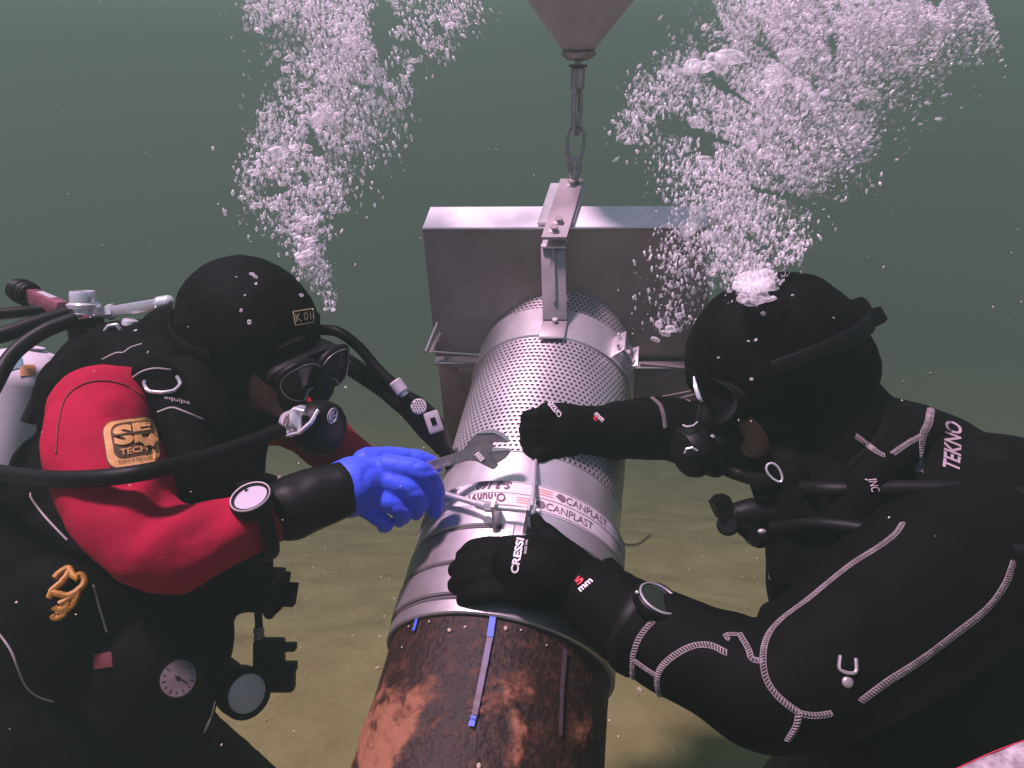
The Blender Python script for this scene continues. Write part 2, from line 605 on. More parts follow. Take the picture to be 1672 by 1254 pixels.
def build_pipe():
    root = empty('water_pipe', cylp(-1.7, math.pi, R0), 'thick black plastic pipe with blue stripes, coated in flaking rust brown crust', 'pipe')
    svals = np.concatenate([np.linspace(-1.75, -.25, 60), np.linspace(-.24, .15, 190)])
    n = 300
    vs, fs, cr = [], [], []
    for sv in svals:
        for k in range(n):
            ph = 2 * math.pi * k / n
            p = cylp(sv, ph, R0 - .003)
            c = crust(p) * min(1.0, max(0.0, (.075 + .05 * noise.noise(p * 14) - sv) / .05))
            fine = noise.fractal(p * 60, .7, 2, 4)
            rr = R0 - .003 + c * (.0032 + .0022 * fine)
            vs.append(cylp(sv, ph, rr)); cr.append(c)
    for j in range(len(svals) - 1):
        for k in range(n):
            fs.append((j * n + k, j * n + (k + 1) % n, (j + 1) * n + (k + 1) % n, (j + 1) * n + k))
    mb = MB().add(vs, fs)
    o = mb.build('pipe_wall', crust_material(), root, smooth=180)
    at = o.data.attributes.new('crust', 'FLOAT', 'POINT'); at.data.foreach_set('value', cr)
    blue = mat('blue_stripe', (.06, .12, .60), .5, var=.35, vscale=60)
    dull = mat('stripe_under_silt', (.15, .12, .21), .6, color2=(.10, .06, .07), cscale=45)
    dull2 = mat('stripe_under_crust', (.05, .035, .06), .7, color2=(.06, .025, .016), cscale=45)
    def stripe(px0, px1, m, w, label=None):
        a, b = cyl_at(*px0), cyl_at(*px1)
        vs, fs = [], []
        k = 24
        for i in range(k + 1):
            t = i / k
            s, ph = a[0] + (b[0] - a[0]) * t, a[1] + (b[1] - a[1]) * t
            p = cylp(s, ph, R0)
            rr = R0 + .0012 + .0025 * crust(p) * min(1, max(0, (.075 - s) / .05))
            j = .08 * noise.noise(p * 80)
            for q in (-1, 1):
                vs.append(cylp(s, ph + q * (w / 2 + j * w) / R0, rr))
        for i in range(k): fs.append((2 * i, 2 * i + 1, 2 * i + 3, 2 * i + 2))
        MB().add(vs, fs).build('stripe', m, root, smooth=0)
    stripe((808, 985), (800, 1040), blue, .0075)
    stripe((800, 1041), (775, 1168), dull, .0070)
    stripe((774, 1169), (769, 1186), blue, .0070)
    stripe((684, 1000), (676, 1030), blue, .0055)
    stripe((922, 1060), (917, 1120), dull2, .007)
    stripe((917, 1121), (914, 1200), dull2, .006)
    # small shell scars
    sc = mat('barnacle', (.45, .36, .27), .8, var=.3, vscale=200)
    for (x, y, r) in ((733, 1028, 4), (826, 1025, 4), (700, 1014, 2.2), (666, 1022, 2), (893, 1053, 2), (655, 1056, 2), (851, 1028, 2.2), (708, 1000, 2), (782, 1250, 5), (845, 1195, 3)):
        s, ph, d = cyl_at(x, y)
        nn = (PN * math.cos(ph) + PB * math.sin(ph))
        t, u = frame_of(nn)
        rr = r * d / FPX
        MB().ell(cylp(s, ph, R0 - .001), (rr, rr * .8, rr * .45), (t, u, nn), 10, 6).build('barnacle', sc, root)
build_pipe()

# ------------------------------------------------------------------ coupling that joins pipe and strainer
GREYMETAL = mat('coupling_metal', (.46, .41, .43), .40, .75, var=.3, vscale=10, bump=.1, bscale=60, bdist=.002)
DARKGAP = mat('gap_rubber', (.09, .075, .08), .7)
TAPE = mat('pale_tape', (.66, .60, .62), .55, 0, .4, var=.15, vscale=30)
INK = mat('label_ink', (.17, .11, .15), .6)
MARKER = mat('marker_ink', (.10, .03, .05), .6)
ORANGE = mat('label_orange', (.62, .30, .25), .6)

def build_coupling():
    root = empty('pipe_coupling', cylp(.2, math.pi, R0 + .01), 'grey metal repair coupling with bolted clamp and printed tape round the pipe', 'coupling')
    ring(MB(), .126, .146, R0 + .004).build('end_ring', GREYMETAL, root)
    ring(MB(), .1465, .152, R0 + .0025).build('gasket', DARKGAP, root)
    ring(MB(), .1525, .196, R0 + .006).build('sleeve', GREYMETAL, root)
    ring(MB(), .1965, .2005, R0 + .0035).build('gasket', DARKGAP, root)
    ring(MB(), .201, .252, R0 + .0045).build('sleeve', GREYMETAL, root)
    ring(MB(), .2525, .258, R0 + .002).build('gasket', DARKGAP, root)
    band = ring(MB(), .2585, .334, R0 + .003, n=96).build('clamp_band', STEEL, root)
    rb = R0 + .0036
    tape = ring(MB(), .288, .3325, rb + .0004, arc=(-1.6, 1.65), bev=.0005, n=160).build('label_tape', TAPE, root)
    rt = rb + .0012
    # tape edge lines and print
    for sv in (.2905, .311, .3305):
        ring(MB(), sv - .0005, sv + .0005, rt - .0004, arc=(-1.6, 1.62), bev=.0001, n=160).build('tape_line', INK, tape, smooth=0)
    for i, (s0, lst) in enumerate(((.3135, ((.47, 1), (-1.02, 1))), (.293, ((.30, 1), (-1.16, 1))))):
        for ph, _ in lst:
            cyl_text('tape_print', 'CANPLAST' if not (i == 1 and ph > 0) else 'CANPLAST', s0 + .0015, ph, .47, .0115, rt, INK, tape)
            # half-moon mark before the word
            vs, fs = [cylp(s0 + .007, ph - .10, rt)], []
            for k in range(13):
                a = -1.1 + 2.9 * k / 12
                vs.append(cylp(s0 + .007 + .0065 * math.sin(a), ph - .09 + .0085 / R0 * math.cos(a) + .03, rt))
            fs = [(0, k, k + 1) for k in range(1, 13)]
            MB().add(vs, fs).build('tape_mark', INK, tape, smooth=0, fix=False)
            for q in range(3):
                ring(MB(), s0 + .003 + q * .004, s0 + .0048 + q * .004, rt - .0002, arc=(ph - .26, ph - .13), bev=.0001, n=160).build('tape_dash', ORANGE, tape, smooth=0)
    cyl_text('handwriting', 'S-3 160', .3165, -.36, .33, .0135, rt + .0004, MARKER, tape, flip=True, shear=.3, bold=.03)
    cyl_text('handwriting', 'Omun91', .295, -.42, .36, .0145, rt + .0004, MARKER, tape, flip=True, shear=-.2, bold=.02)
    # clamp lugs with the bolt between them
    def lug(px, py, ph_off=0):
        s, ph, d = cyl_at(px, py, rb)
        nn = PN * math.cos(ph) + PB * math.sin(ph); tt = AX.cross(nn)
        if tt.x < 0: tt = -tt
        return s, ph, nn, tt
    lugs = []
    for (px, py, hgt) in ((812, 852, .038), (858, 856, .038)):
        s, ph, nn, tt = lug(px, py)
        base = cylp(s, ph, rb)
        poly = [base - AX * .020 - nn * .002, base + AX * .020 - nn * .002, base + AX * .014 + nn * hgt, base - AX * .002 + nn * hgt]
        l = MB().prism([p - tt * .002 for p in poly], tt * .004).build('lug', STEEL, root)
        lugs.append((base + AX * .007 + nn * (hgt - .014), nn, tt))
    a, b = lugs[0][0], lugs[1][0]
    u = (b - a).normalized()
    MB().cyl(a - u * .004, b + u * .016, .0042, n=14).build('bolt', STEEL, root)
    MB().cyl(a - u * .014, a - u * .0025, .0075, n=6).build('nut', STEEL, root)
    MB().cyl(b + u * .0025, b + u * .010, .0075, n=6).build('nut', STEEL, root)
    # seam plate between the lugs
    s, ph, nn, tt = lug(838, 872)
    MB().box(cylp(s, ph, rb + .001), (tt, AX, nn), (.034, .03, .003), .0008).build('bridge_plate', STEEL, root)
    MB().box(cylp(s, ph, rb + .0028), (tt, AX, nn), (.0012, .026, .0012)).build('seam', DARKGAP, root)
    return u, a
CL_U, CL_A = build_coupling()

# ------------------------------------------------------------------ strainer: perforated tube on a steel hood
T0 = P(921, 372, 1.31)
TV = (P(928, 338, 1.348) - T0).normalized()
def build_strainer():
    root = empty('intake_strainer', cylp(.6, math.pi, R0), 'stainless intake strainer: perforated steel tube mounted on a flat steel box', 'strainer')
    rs = .150
    ring(MB(), .325, .396, rs + .0008, n=96).build('tube_collar', STEEL, root)
    # perforated sheet
    N, row = 104, .0086
    vs, fs = [], []
    oct_ = [(math.cos(math.pi / 4 * k), math.sin(math.pi / 4 * k)) for k in range(8)]
    sq = [(1, 0), (1, 1), (0, 1), (-1, 1), (-1, 0), (-1, -1), (0, -1), (1, -1)]
    hp = math.pi * 2 / N
    for j in range(int((.93 - .396) / row)):
        s = .396 + row * (j + .5)
        for k in range(N):
            ph = hp * (k + (.5 if j % 2 else 0))
            b = len(vs)
            for (x, y) in sq: vs.append(cylp(s + y * row / 2, ph + x * hp / 2, rs))
            for (x, y) in oct_: vs.append(cylp(s + y * .0024, ph + x * .0029 / rs, rs - .0002))
            for (x, y) in oct_: vs.append(cylp(s + y * .0025, ph + x * .0030 / rs, rs - .0022))
            for q in range(8):
                r = (q + 1) % 8
                fs.append((b + q, b + r, b + 8 + r, b + 8 + q))
                fs.append((b + 8 + q, b + 8 + r, b + 16 + r, b + 16 + q))
    MB().add(vs, fs).build('perforated_tube', mat('screen_steel', (.66, .60, .63), .38, .72, var=.2, vscale=8, bump=.06, bscale=80, bdist=.002), root, smooth=0)
    ring(MB(), .39, .94, rs - .010, n=64).build('shade_lining', mat('inner_shade', (.10, .06, .07), .7), root)  # lining added inside; its dark colour stands for shade behind the holes
    # clamp band near the box
    bd = ring(MB(), .655, .732, rs + .0035, n=96).build('clamp_band', STEEL, root)
    for (px, py) in ((1008, 536), (1026, 556)):
        s, ph, d = cyl_at(px, py, rs + .004)
        nn = PN * math.cos(ph) + PB * math.sin(ph); tt = AX.cross(nn)
        base = cylp(.694, ph, rs + .003)
        MB().box(base + nn * .012, (tt, AX, nn), (.003, .05, .026), .0006).build('lug', STEEL, root)
    s, ph, d = cyl_at(1017, 545, rs + .004)
    nn = PN * math.cos(ph) + PB * math.sin(ph); tt = AX.cross(nn)
    for ds in (-.014, .014):
        c = cylp(.694 + ds, ph, rs + .017)
        MB().cyl(c - tt * .030, c + tt * .030, .0035, n=10).build('bolt', STEEL, root)
        MB().cyl(c - tt * .024, c - tt * .017, .0065, n=6).build('nut', STEEL, root)
        MB().cyl(c + tt * .017, c + tt * .024, .0065, n=6).build('nut', STEEL, root)
    # the box
    ftl, ftr, fbl, fbr = P(690, 372, 1.31), P(1154, 370, 1.31), P(712, 582, 1.42), P(1158, 582, 1.42)
    btl, btr = P(703, 338, 1.348), P(1154, 336, 1.348)
    down = (fbl - ftl).normalized(); nrm = RGT.cross(down).normalized()
    if nrm.dot(FWD) < 0: nrm = -nrm
    bk = nrm * .06
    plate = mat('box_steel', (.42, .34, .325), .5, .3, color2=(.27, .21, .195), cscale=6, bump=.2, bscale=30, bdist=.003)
    # front panel, top panel, side panels, back panel: each a sheet 4 mm thick, butted with a hair of a gap
    e = .0015
    MB().prism([ftl + down * e, ftr + down * e, fbr, fbl], nrm * .004).build('front_panel', plate, root, smooth=30)
    tn = RGT.cross(TV).normalized()
    if tn.z < 0: tn = -tn
    MB().prism([ftl - nrm * .003, ftr - nrm * .003, btr, btl], -tn * .004).build('top_panel', mat('top_steel_lit', (.82, .77, .79), .5, .1, var=.12, vscale=12, bump=.06, bscale=60, bdist=.002), root, smooth=30)  # paler copy of the box steel, sunlit brightness put into the colour
    lip = MB().tube([ftl - nrm * .003 - tn * .001, ftr - nrm * .003 - tn * .001], .0024, 8).build('folded_edge', STEEL, root)
    blb, brb = fbl + nrm * .06, fbr + nrm * .06
    MB().prism([ftl + nrm * .005 + down * .004, fbl + nrm * .005, blb, btl - tn * .006], RGT * .003).build('side_panel', plate, root, smooth=30)
    MB().prism([ftr + nrm * .005 + down * .004, fbr + nrm * .005, brb, btr - tn * .006], -RGT * .003).build('side_panel', plate, root, smooth=30)
    MB().prism([btl - tn * .008 + RGT * .004, btr - tn * .008 - RGT * .004, brb - RGT * .004, blb + RGT * .004], nrm * .003).build('back_panel', plate, root, smooth=30)
    # lower body below the ledge
    lw = nrm * .012
    MB().box(P(937, 652, 1.51), (RGT, down, nrm), (.535, .20, .09), .003).build('lower_body', plate, root)
    # ledge, turned-up end lips and gussets
    fw = -nrm
    def ledge(x0, x1, y, d, dep=.03):
        a, b = P(x0, y, d), P(x1, y, d)
        MB().prism([a, b, b + fw * dep, a + fw * dep], down * .004).build('ledge', STEEL_D, root, smooth=30)
        MB().tube([a + fw * dep, b + fw * dep], .0022, 6).build('ledge_edge', STEEL, root)
    ledge(712, 800, 582, 1.405)
    ledge(1028, 1156, 590, 1.405)
    MB().tube([P(714, 526, 1.375), P(695, 573, 1.36)], .0018, 8).build('end_lip', STEEL, root)
    MB().tube([P(719, 543, 1.37), P(705, 574, 1.358), P(790, 580, 1.365)], .0016, 8).build('end_lip', STEEL, root)
    MB().prism([P(714, 530, 1.378), P(696, 574, 1.363), P(706, 576, 1.363), P(719, 545, 1.376)], FWD * .003).build('end_lip', plate, root, smooth=0)
    q = [P(1152, 455, 1.36), P(1159, 470, 1.36), P(1159, 524, 1.385), P(1152, 524, 1.385)]
    MB().prism(q, FWD * .004).build('end_lip', STEEL, root, smooth=30)
    MB().prism([P(722, 589, 1.375), P(786, 592, 1.375), P(778, 616, 1.39)], FWD * .004).build('gusset', STEEL_D, root, smooth=0)
    MB().prism([P(1046, 594, 1.375), P(1126, 602, 1.375), P(1041, 626, 1.39)], FWD * .004).build('gusset', STEEL_D, root, smooth=0)
    MB().cyl(P(716, 556, 1.40), P(714, 556, 1.375), .003, n=8).build('stud', STEEL, root)
    # lifting plates on top: wide under, narrow over, running forward over the edge
    sx = (P(929, 300, 1.34) - P(907, 398, 1.34)); shear = sx.dot(RGT) / .19
    V = (TV + RGT * .06).normalized()
    base = T0 + tn * .0035 - RGT * .008
    def quad(x0, x1, t0, t1, h, th):
        a = base + tn * h
        return [a + RGT * x0 + V * t0, a + RGT * x1 + V * t0, a + RGT * x1 + V * t1, a + RGT * x0 + V * t1], tn * th
    MB().prism(*quad(-.041, .024, .004, .125, 0, .005)).build('lifting_plate', STEEL, root, smooth=0)
    MB().prism(*quad(-.024, .020, -.045, .130, .0055, .006)).build('lifting_plate', STEEL_D, root, smooth=0)
    MB().prism(*quad(-.024, .020, -.045, -.006, -.014, .004)).build('lifting_plate', STEEL, root, smooth=0)
    for (x, t) in ((-.006, -.026), (-.002, -.002), (.000, .112)):
        c = base + RGT * x + V * t + tn * .0115
        MB().cyl(c, c + tn * .002, .009, n=20).build('washer', STEEL, root)
        MB().cyl(c + tn * .002, c + tn * .009, .0068, n=6).build('bolt_head', STEEL_D, root)
    # T bar from the plates down to the clamp band
    top = base + RGT * (-.006) + V * (-.030) - tn * .014
    s, ph, d = cyl_at(906, 527, rs + .004)
    bot = cylp(s, ph, rs + .008)
    ax = (bot - top).normalized(); nf = ax.cross(RGT).normalized()
    if nf.dot(FWD) > 0: nf = -nf
    L = (bot - top).length
    c = (top + bot) / 2
    MB().box(c, (RGT, ax, nf), (.043, L - .004, .005), .001).build('support_bar', STEEL_D, root)
    MB().box(c + nf * .0055 - ax * .012, (RGT, ax, nf), (.005, L * .72, .006), .001).build('bar_rib', STEEL_D, root)
    foot = cylp(.672, ph, rs + .0065)
    nn = PN * math.cos(ph) + PB * math.sin(ph)
    MB().box(foot, (RGT, AX, nn), (.044, .05, .005), .001).build('bar_foot', STEEL_D, root)
    MB().cyl(foot + nn * .003 + AX * .014, foot + nn * .009 + AX * .014, .005, n=6).build('bolt_head', STEEL, root)
    MB().tube([foot - AX * .026 - RGT * .021 + nn * .001, foot - AX * .026 + RGT * .021 + nn * .001], .0022, 6).build('bar_edge', STEEL, root)
    return base + V * .118 + RGT * .004 + tn * .016
EYE = build_strainer()

# ------------------------------------------------------------------ lifting tackle
def loop(mb, c, ax, h, w0, w1, r, n=28, m=8):
    """closed pear-shaped link: c = centre, ax=(width axis, height axis)"""
    pts = []
    for k in range(n):
        a = 2 * math.pi * k / n
        y = math.sin(a) * h
        w = w0 + (w1 - w0) * (math.sin(a) * .5 + .5)
        pts.append(Vector(c) + ax[0] * (math.cos(a) * w) + ax[1] * y)
    return mb.tube(pts, r, m, closed=True)

def build_tackle():
    galv = mat('galvanised', (.42, .40, .42), .4, .8, var=.3, vscale=60)
    Z = Vector((0, 0, 1))
    up = Z
    b = EYE
    e = MB(); loop(e, b + Z * .022, (RGT, up), .017, .008, .010, .0042); e.cyl(b - Z * .004, b + Z * .007, .008, n=12)
    e.build('eye_bolt', galv, None, label='short steel eye bolt standing on the lifting plate', cat='eye bolt')
    k = MB(); c2 = b + Z * .060
    cr = empty('carabiner', c2 - Z * .04, 'pear shaped steel carabiner hanging between the shackle and the eye bolt', 'carabiner')
    d2 = RGT
    loop(k, c2, (d2, up), .040, .009, .020, .0034); k.build('hook_body', galv, cr)
    MB().cyl(c2 - up * .030 - d2 * .011, c2 - up * .004 - d2 * .016, .0045, n=10).build('gate', galv, cr)
    c3 = c2 + Z * .066
    sh = empty('shackle', c3 - Z * .05, 'long steel shackle with swivel collar under the lift bag', 'shackle')
    dd = (FWD * .8 + RGT * .6).normalized()
    k = MB(); loop(k, c3, (dd, up), .044, .010, .012, .0048); k.build('bow', galv, sh)
    top = c3 + Z * .044
    MB().cyl(top - Z * .012, top + Z * .024, .0125, n=20, bev=.002).build('swivel', galv, sh)
    MB().cyl(top + Z * .024, top + Z * .0285, .0165, n=20, bev=.001).build('collar', DARKGAP, sh)
    MB().cyl(top + Z * .0285, top + Z * .034, .006, n=12).build('stem', galv, sh)
    nb = top + Z * .034
    bag = empty('lift_bag', nb, 'grey cone shaped lift bag above the strainer', 'lift bag')
    fab = mat('bag_fabric_hazed', (.50, .45, .46), .8, 0, .3, color2=(.38, .34, .345), cscale=7, bump=.3, bscale=25, bdist=.006)  # fabric lightened and greyed, water haze put into its colour
    MB().lathe([(.004, 0), (.020, .002), (.030, .010), (.031, .014), (.027, .017)], nb, Z, 32).build('neck_plate', galv, bag)
    prof = []
    for i in range(40):
        t = i / 39
        h = .017 + t * .36
        r = .027 + .80 * (h - .017) if t < .45 else .027 + .80 * .162 + .03 * math.sin((t - .45) / .55 * math.pi / 2) - .06 * ((t - .45) / .55) ** 3
        if t > .93: r *= max(.05, 1 - ((t - .93) / .07) ** 2)
        prof.append((max(r, .002), h))
    mb = MB().lathe(prof, nb, Z, 64)
    cx = nb
    for i, v in enumerate(mb.v):
        rel = v - cx; a = math.atan2(rel.y, rel.x)
        f = 1 + .035 * math.sin(7 * a + rel.z * 9) + .03 * noise.noise(v * 8)
        mb.v[i] = Vector((cx.x + rel.x * f, cx.y + rel.y * f, v.z))
    mb.build('bag_body', fab, bag, smooth=180)
build_tackle()
# ------------------------------------------------------------------ diver in the red suit
SKIN = mat('skin', (.42, .19, .14), .55, 0, .4, var=.2, vscale=60)
BLUEG = mat('blue_glove', (.035, .085, .80), .62, 0, .35, color2=(.028, .06, .62), cscale=24, bump=.35, bscale=70, bdist=.0025, sheen=.15)
GREYP = mat('grey_plastic', (.46, .42, .45), .5, var=.15, vscale=50)
LENS = mat('dark_lens', (.03, .026, .028), .16, 0, .4, coat=.1)
GOLD = mat('patch_gold', (.62, .33, .11), .7, var=.25, vscale=160, bump=.3, bscale=900, bdist=.0006)
PATCHD = mat('patch_dark', (.075, .030, .006), .75, var=.25, vscale=160)
YELLOW = mat('yellow_cord', (.42, .19, .02), .6, var=.25, vscale=90)

def L(px, py, d, rp):
    return P(px, py, d), rp * d / FPX

def wrinkle(amp, sc, seed=0.0, stretch=None):
    def f(p, n):
        q = p * sc + Vector((seed, seed * .7, 0))
        a = noise.fractal(q, .9, 2.0, 3)
        b = abs(noise.noise(q * .6 + Vector((9, 2, 5))))
        return amp * (a * .55 - (1 - b * 2.2) ** 3 * .35 if b < .45 else a * .55)
    return f

def headframe(f, s):
    F = (RGT * f[0] + UPV * f[1] + FWD * f[2]).normalized()
    S = (RGT * s[0] + UPV * s[1] + FWD * s[2])
    S = (S - F * S.dot(F)).normalized()
    U = F.cross(S).normalized()
    if U.dot(UPV) < 0: U = -U
    return F, S, U

def head_prims(mb, C, F, S, U, k=1.0):
    """bare head: skull, cheeks, jaw, brow, nose, ears"""
    mb.ell(C, (.094 * k, .076 * k, .098 * k), (F, S, U), 28, 18)
    mb.ell(C + F * .045 * k - U * .050 * k, (.052 * k, .060 * k, .066 * k), (F, S, U), 24, 16)
    mb.ell(C + F * .074 * k - U * .098 * k, (.022 * k, .026 * k, .020 * k), (F, S, U))
    for q in (-1, 1):
        mb.ell(C + F * .062 * k - U * .040 * k + S * .034 * k * q, (.028 * k, .026 * k, .028 * k), (F, S, U))
        mb.ell(C + F * .080 * k + U * .008 * k + S * .030 * k * q, (.015 * k, .026 * k, .010 * k), (F, S, U))
        mb.ell(C - F * .010 * k - U * .020 * k + S * .076 * k * q, (.018 * k, .008 * k, .030 * k), (F, S, U))
        mb.ell(C + F * .086 * k - U * .070 * k + S * .012 * k * q, (.010 * k, .016 * k, .006 * k), (F, S, U))
    mb.limb([(C + F * .090 * k + U * .002 * k, .008 * k), (C + F * .104 * k - U * .026 * k, .011 * k), (C + F * .112 * k - U * .040 * k, .013 * k)])
    return mb

def cut_opening(o, C, D, ang, squash=None):
    """open the hood round the face: drop faces whose direction from C lies within ang of D"""
    me = o.data; l = ABS[o.name]
    bm = bmesh.new(); bm.from_mesh(me)
    ca = math.cos(math.radians(ang))
    dl = []
    for f in bm.faces:
        v = (f.calc_center_median() + l - C).normalized()
        if squash:
            S, k = squash
            v = (v - S * v.dot(S) * (1 - k)).normalized()
        if v.dot(D) > ca: dl.append(f)
    bmesh.ops.delete(bm, geom=dl, context='FACES')
    bv = [v for v in bm.verts if v.is_boundary]
    for _ in range(14):
        new = {}
        for v in bv:
            nb = [e.other_vert(v) for e in v.link_edges if e.is_boundary]
            if len(nb) == 2: new[v] = v.co * .4 + (nb[0].co + nb[1].co) * .3
        for v, c in new.items(): v.co = c
    bm.to_mesh(me); bm.free()
    sm = o.modifiers.new('thickness', 'SOLIDIFY'); sm.thickness = .006; sm.offset = -1

def corrugated(mb, path, r, pitch=.007, amp=.12, n=14, sub=10):
    sm = catmull(path, sub)
    pts = [Vector(q) for q in sm]
    Ls = [0.0]
    for a, b in zip(pts, pts[1:]): Ls.append(Ls[-1] + (b - a).length)
    out, rad = [], []
    k = int(Ls[-1] / pitch * 4)
    for i in range(k + 1):
        s = Ls[-1] * i / k
        j = max(0, min(len(Ls) - 2, int(np.searchsorted(Ls, s)) - 1))
        t = (s - Ls[j]) / max(1e-9, Ls[j + 1] - Ls[j])
        out.append(pts[j].lerp(pts[j + 1], t)); rad.append(r * (1 + amp * math.sin(2 * math.pi * s / pitch)))
    return mb.tube(out, rad, n)

def hose(name, pix, rp, label, m=None, cat='hose', n=14, parent=None):
    """pix: (px, py, depth) control points, rp: radius in metres"""
    sm = catmull([tuple(P(*q)) for q in pix], 8)
    return MB().tube(sm, rp, n).build(name, m or RUBBER, parent, label=label, cat=cat)

def disc_frame(nrm, up=UPV):
    n = nrm.normalized(); u = (up - n * up.dot(n)).normalized()
    return n, u.cross(n).normalized() if False else n.cross(u).normalized(), u

LROOT = empty('person', Vector((P(150, 1250, 1.12).x, P(150, 1250, 1.12).y, SEABED)), 'diver in red sleeves, black vest and hood, gripping a wrench with a blue glove', 'diver')
LC = P(408, 545, 1.15)
LF, LS, LU = headframe((.72, -.36, -.59), (.62, .36, .69))

def left_body():
    mb = MB()
    mb.limb([L(300, 660, 1.21, 70), L(235, 760, 1.20, 130), L(190, 900, 1.18, 165), L(150, 1080, 1.15, 172), L(120, 1280, 1.12, 165)], n=28)
    mb.limb([L(165, 672, 1.02, 76), L(172, 745, .97, 90), L(212, 842, .92, 84), L(276, 900, .895, 70), L(362, 870, .92, 55), L(470, 830, .965, 47), L(545, 806, .985, 37)], n=28)
    mb.limb([L(262, 895, .90, 60), L(296, 934, .892, 36)])
    mb.limb([L(250, 690, 1.15, 90), L(180, 680, 1.05, 85)])
    mb.limb([L(350, 690, 1.3, 76), L(440, 672, 1.36, 54), L(502, 692, 1.36, 50), L(548, 736, 1.34, 44), L(605, 775, 1.25, 38), L(640, 788, 1.17, 30)])
    # neck and head
    mb.limb([L(330, 660, 1.19, 62), L(372, 610, 1.17, 60), (LC - LU * .03, .06)])
    head_prims(mb, LC - LF * .004, LF, LS, LU)
    # kneeling legs
    hip = P(120, 1290, 1.12)
    kn = Vector((hip.x + .34, hip.y - .12, SEABED + .12)); an = Vector((hip.x + .02, hip.y + .12, SEABED + .10))
    kn2 = Vector((hip.x + .26, hip.y + .26, SEABED + .12)); an2 = Vector((hip.x - .10, hip.y + .38, SEABED + .10))
    for k, a, off in ((kn, an, -.02), (kn2, an2, .10)):
        h = hip + Vector((.04, off, -.02))
        mb.limb([(h, .115), (h.lerp(k, .5), .098), (k, .072), (k.lerp(a, .45), .068), (a, .05)], n=24)
        mb.limb([(a, .05), (a + Vector((-.10, .02, -.02)), .045), (a + Vector((-.19, .04, -.03)), .03)])
    def pick(c):
        v = c - LC
        if v.length < .16 and v.dot(LF) > .015: return 1
        px, py, d = project(c)
        if c.z < hip.z + .05: return 2
        return 0
    fold = wrinkle(.0065, 7.5, 2.0)
    def wr(p, n):
        if (p - LC).length < .17: return 0.0
        px, py, d = project(p)
        base = fold(p, n) + .0016 * noise.fractal(p * 34, .9, 2, 2)
        # creases bunching at the elbow crook and shoulder
        e = (p - P(300, 800, .88)).length
        base += .006 * math.exp(-(e / .07) ** 2) * math.sin((p - P(300, 800, .88)).dot((RGT * .75 - UPV * .65).normalized()) * 95 + 3 * noise.noise(p * 9))
        e = (p - P(190, 655, .95)).length
        base -= .008 * math.exp(-(((py - 672 - (px - 200) * .42) / 15) ** 2) - ((px - 215) / 42) ** 2) * (1 if d < 1.05 else 0)
        return base
    return skin('body', mb, .0062, [RED, SKIN, BLACK], LROOT, iters=5, wr=wr, pick=pick)
LBODY = left_body()

def left_clothes():
    # black buoyancy vest over the trunk
    mb = MB()
    mb.limb([L(310, 650, 1.20, 78), L(235, 760, 1.20, 140), L(190, 900, 1.18, 185), L(160, 1080, 1.15, 190), L(120, 1290, 1.12, 180)], n=28)
    mb.ell(P(250, 620, 1.14), (.085, .07, .06)); mb.ell(P(330, 640, 1.10), (.06, .06, .06))
    mb.ell(P(330, 720, 1.09), (.075, .06, .10)); mb.ell(P(350, 860, 1.08), (.085, .07, .11))
    mb.ell(P(390, 930, 1.09), (.05, .06, .07)); mb.ell(P(300, 1030, 1.05), (.07, .06, .10))
    mb.ell(P(118, 670, 1.15), (.045, .06, .09)); mb.ell(P(85, 790, 1.13), (.055, .06, .08)); mb.ell(P(70, 880, 1.10), (.09, .07, .12)); mb.ell(P(150, 590, 1.17), (.05, .06, .045))
    mb.ell(P(205, 560, 1.20), (.08, .06, .04)); mb.ell(P(270, 545, 1.19), (.045, .05, .04))
    mb.limb([L(250, 610, 1.04, 30), L(292, 690, 1.02, 32), L(330, 760, 1.0, 40), L(400, 800, 1.05, 40)], n=16)
    mb.ell(P(420, 830, 1.08), (.06, .05, .06))
    mb.ell(P(120, 1030, 1.0), (.10, .08, .12)); mb.ell(P(250, 1120, 1.0), (.09, .07, .10)); mb.ell(P(290, 1180, 1.02), (.05, .06, .08))
    def keep(p, n):
        return .006 * noise.fractal(p * 15, .9, 2, 3)
    v = skin('vest', mb, .0065, [BLACK2], LROOT, iters=5, wr=keep, label='black padded buoyancy vest over the red suit')
    # hood with face opening and a bib round the neck
    mb = MB()
    mb.ell(LC + LU * .006 - LF * .004, (.126, .104, .116), (LF, LS, LU), 40, 26)
    mb.ell(LC + LF * .02 - LU * .05, (.098, .088, .098), (LF, LS, LU), 32, 20)
    mb.limb([(LC - LU * .05 - LF * .03, .088), L(345, 660, 1.17, 84), L(320, 730, 1.14, 96)], n=28)
    mb.limb([L(410, 690, 1.13, 56), L(390, 760, 1.10, 70), L(370, 840, 1.10, 70)], n=24)
    h = skin('hood', mb, .005, [BLACK], LROOT, iters=6, wr=lambda p, n: .0022 * noise.fractal(p * 22, .9, 2, 3))
    cut_opening(h, LC, (LF * .86 - LU * .50 + RGT * .15).normalized(), 39, (LU, .80))
    # cuff of the dry glove
    a, b, c = P(462, 833, .962), P(520, 812, .975), P(556, 802, .985)
    mb = MB().limb([L(478, 828, .963, 54), L(520, 812, .975, 50), L(556, 800, .985, 46)], n=28)
    cf = skin('wrist_cuff', mb, .004, [RUBBER], LROOT, iters=3, wr=lambda p, n: 0 * a.x + .0018 * noise.noise(p * 40))
    return v, h, cf
LVEST, LHOOD, LCUFF = left_clothes()

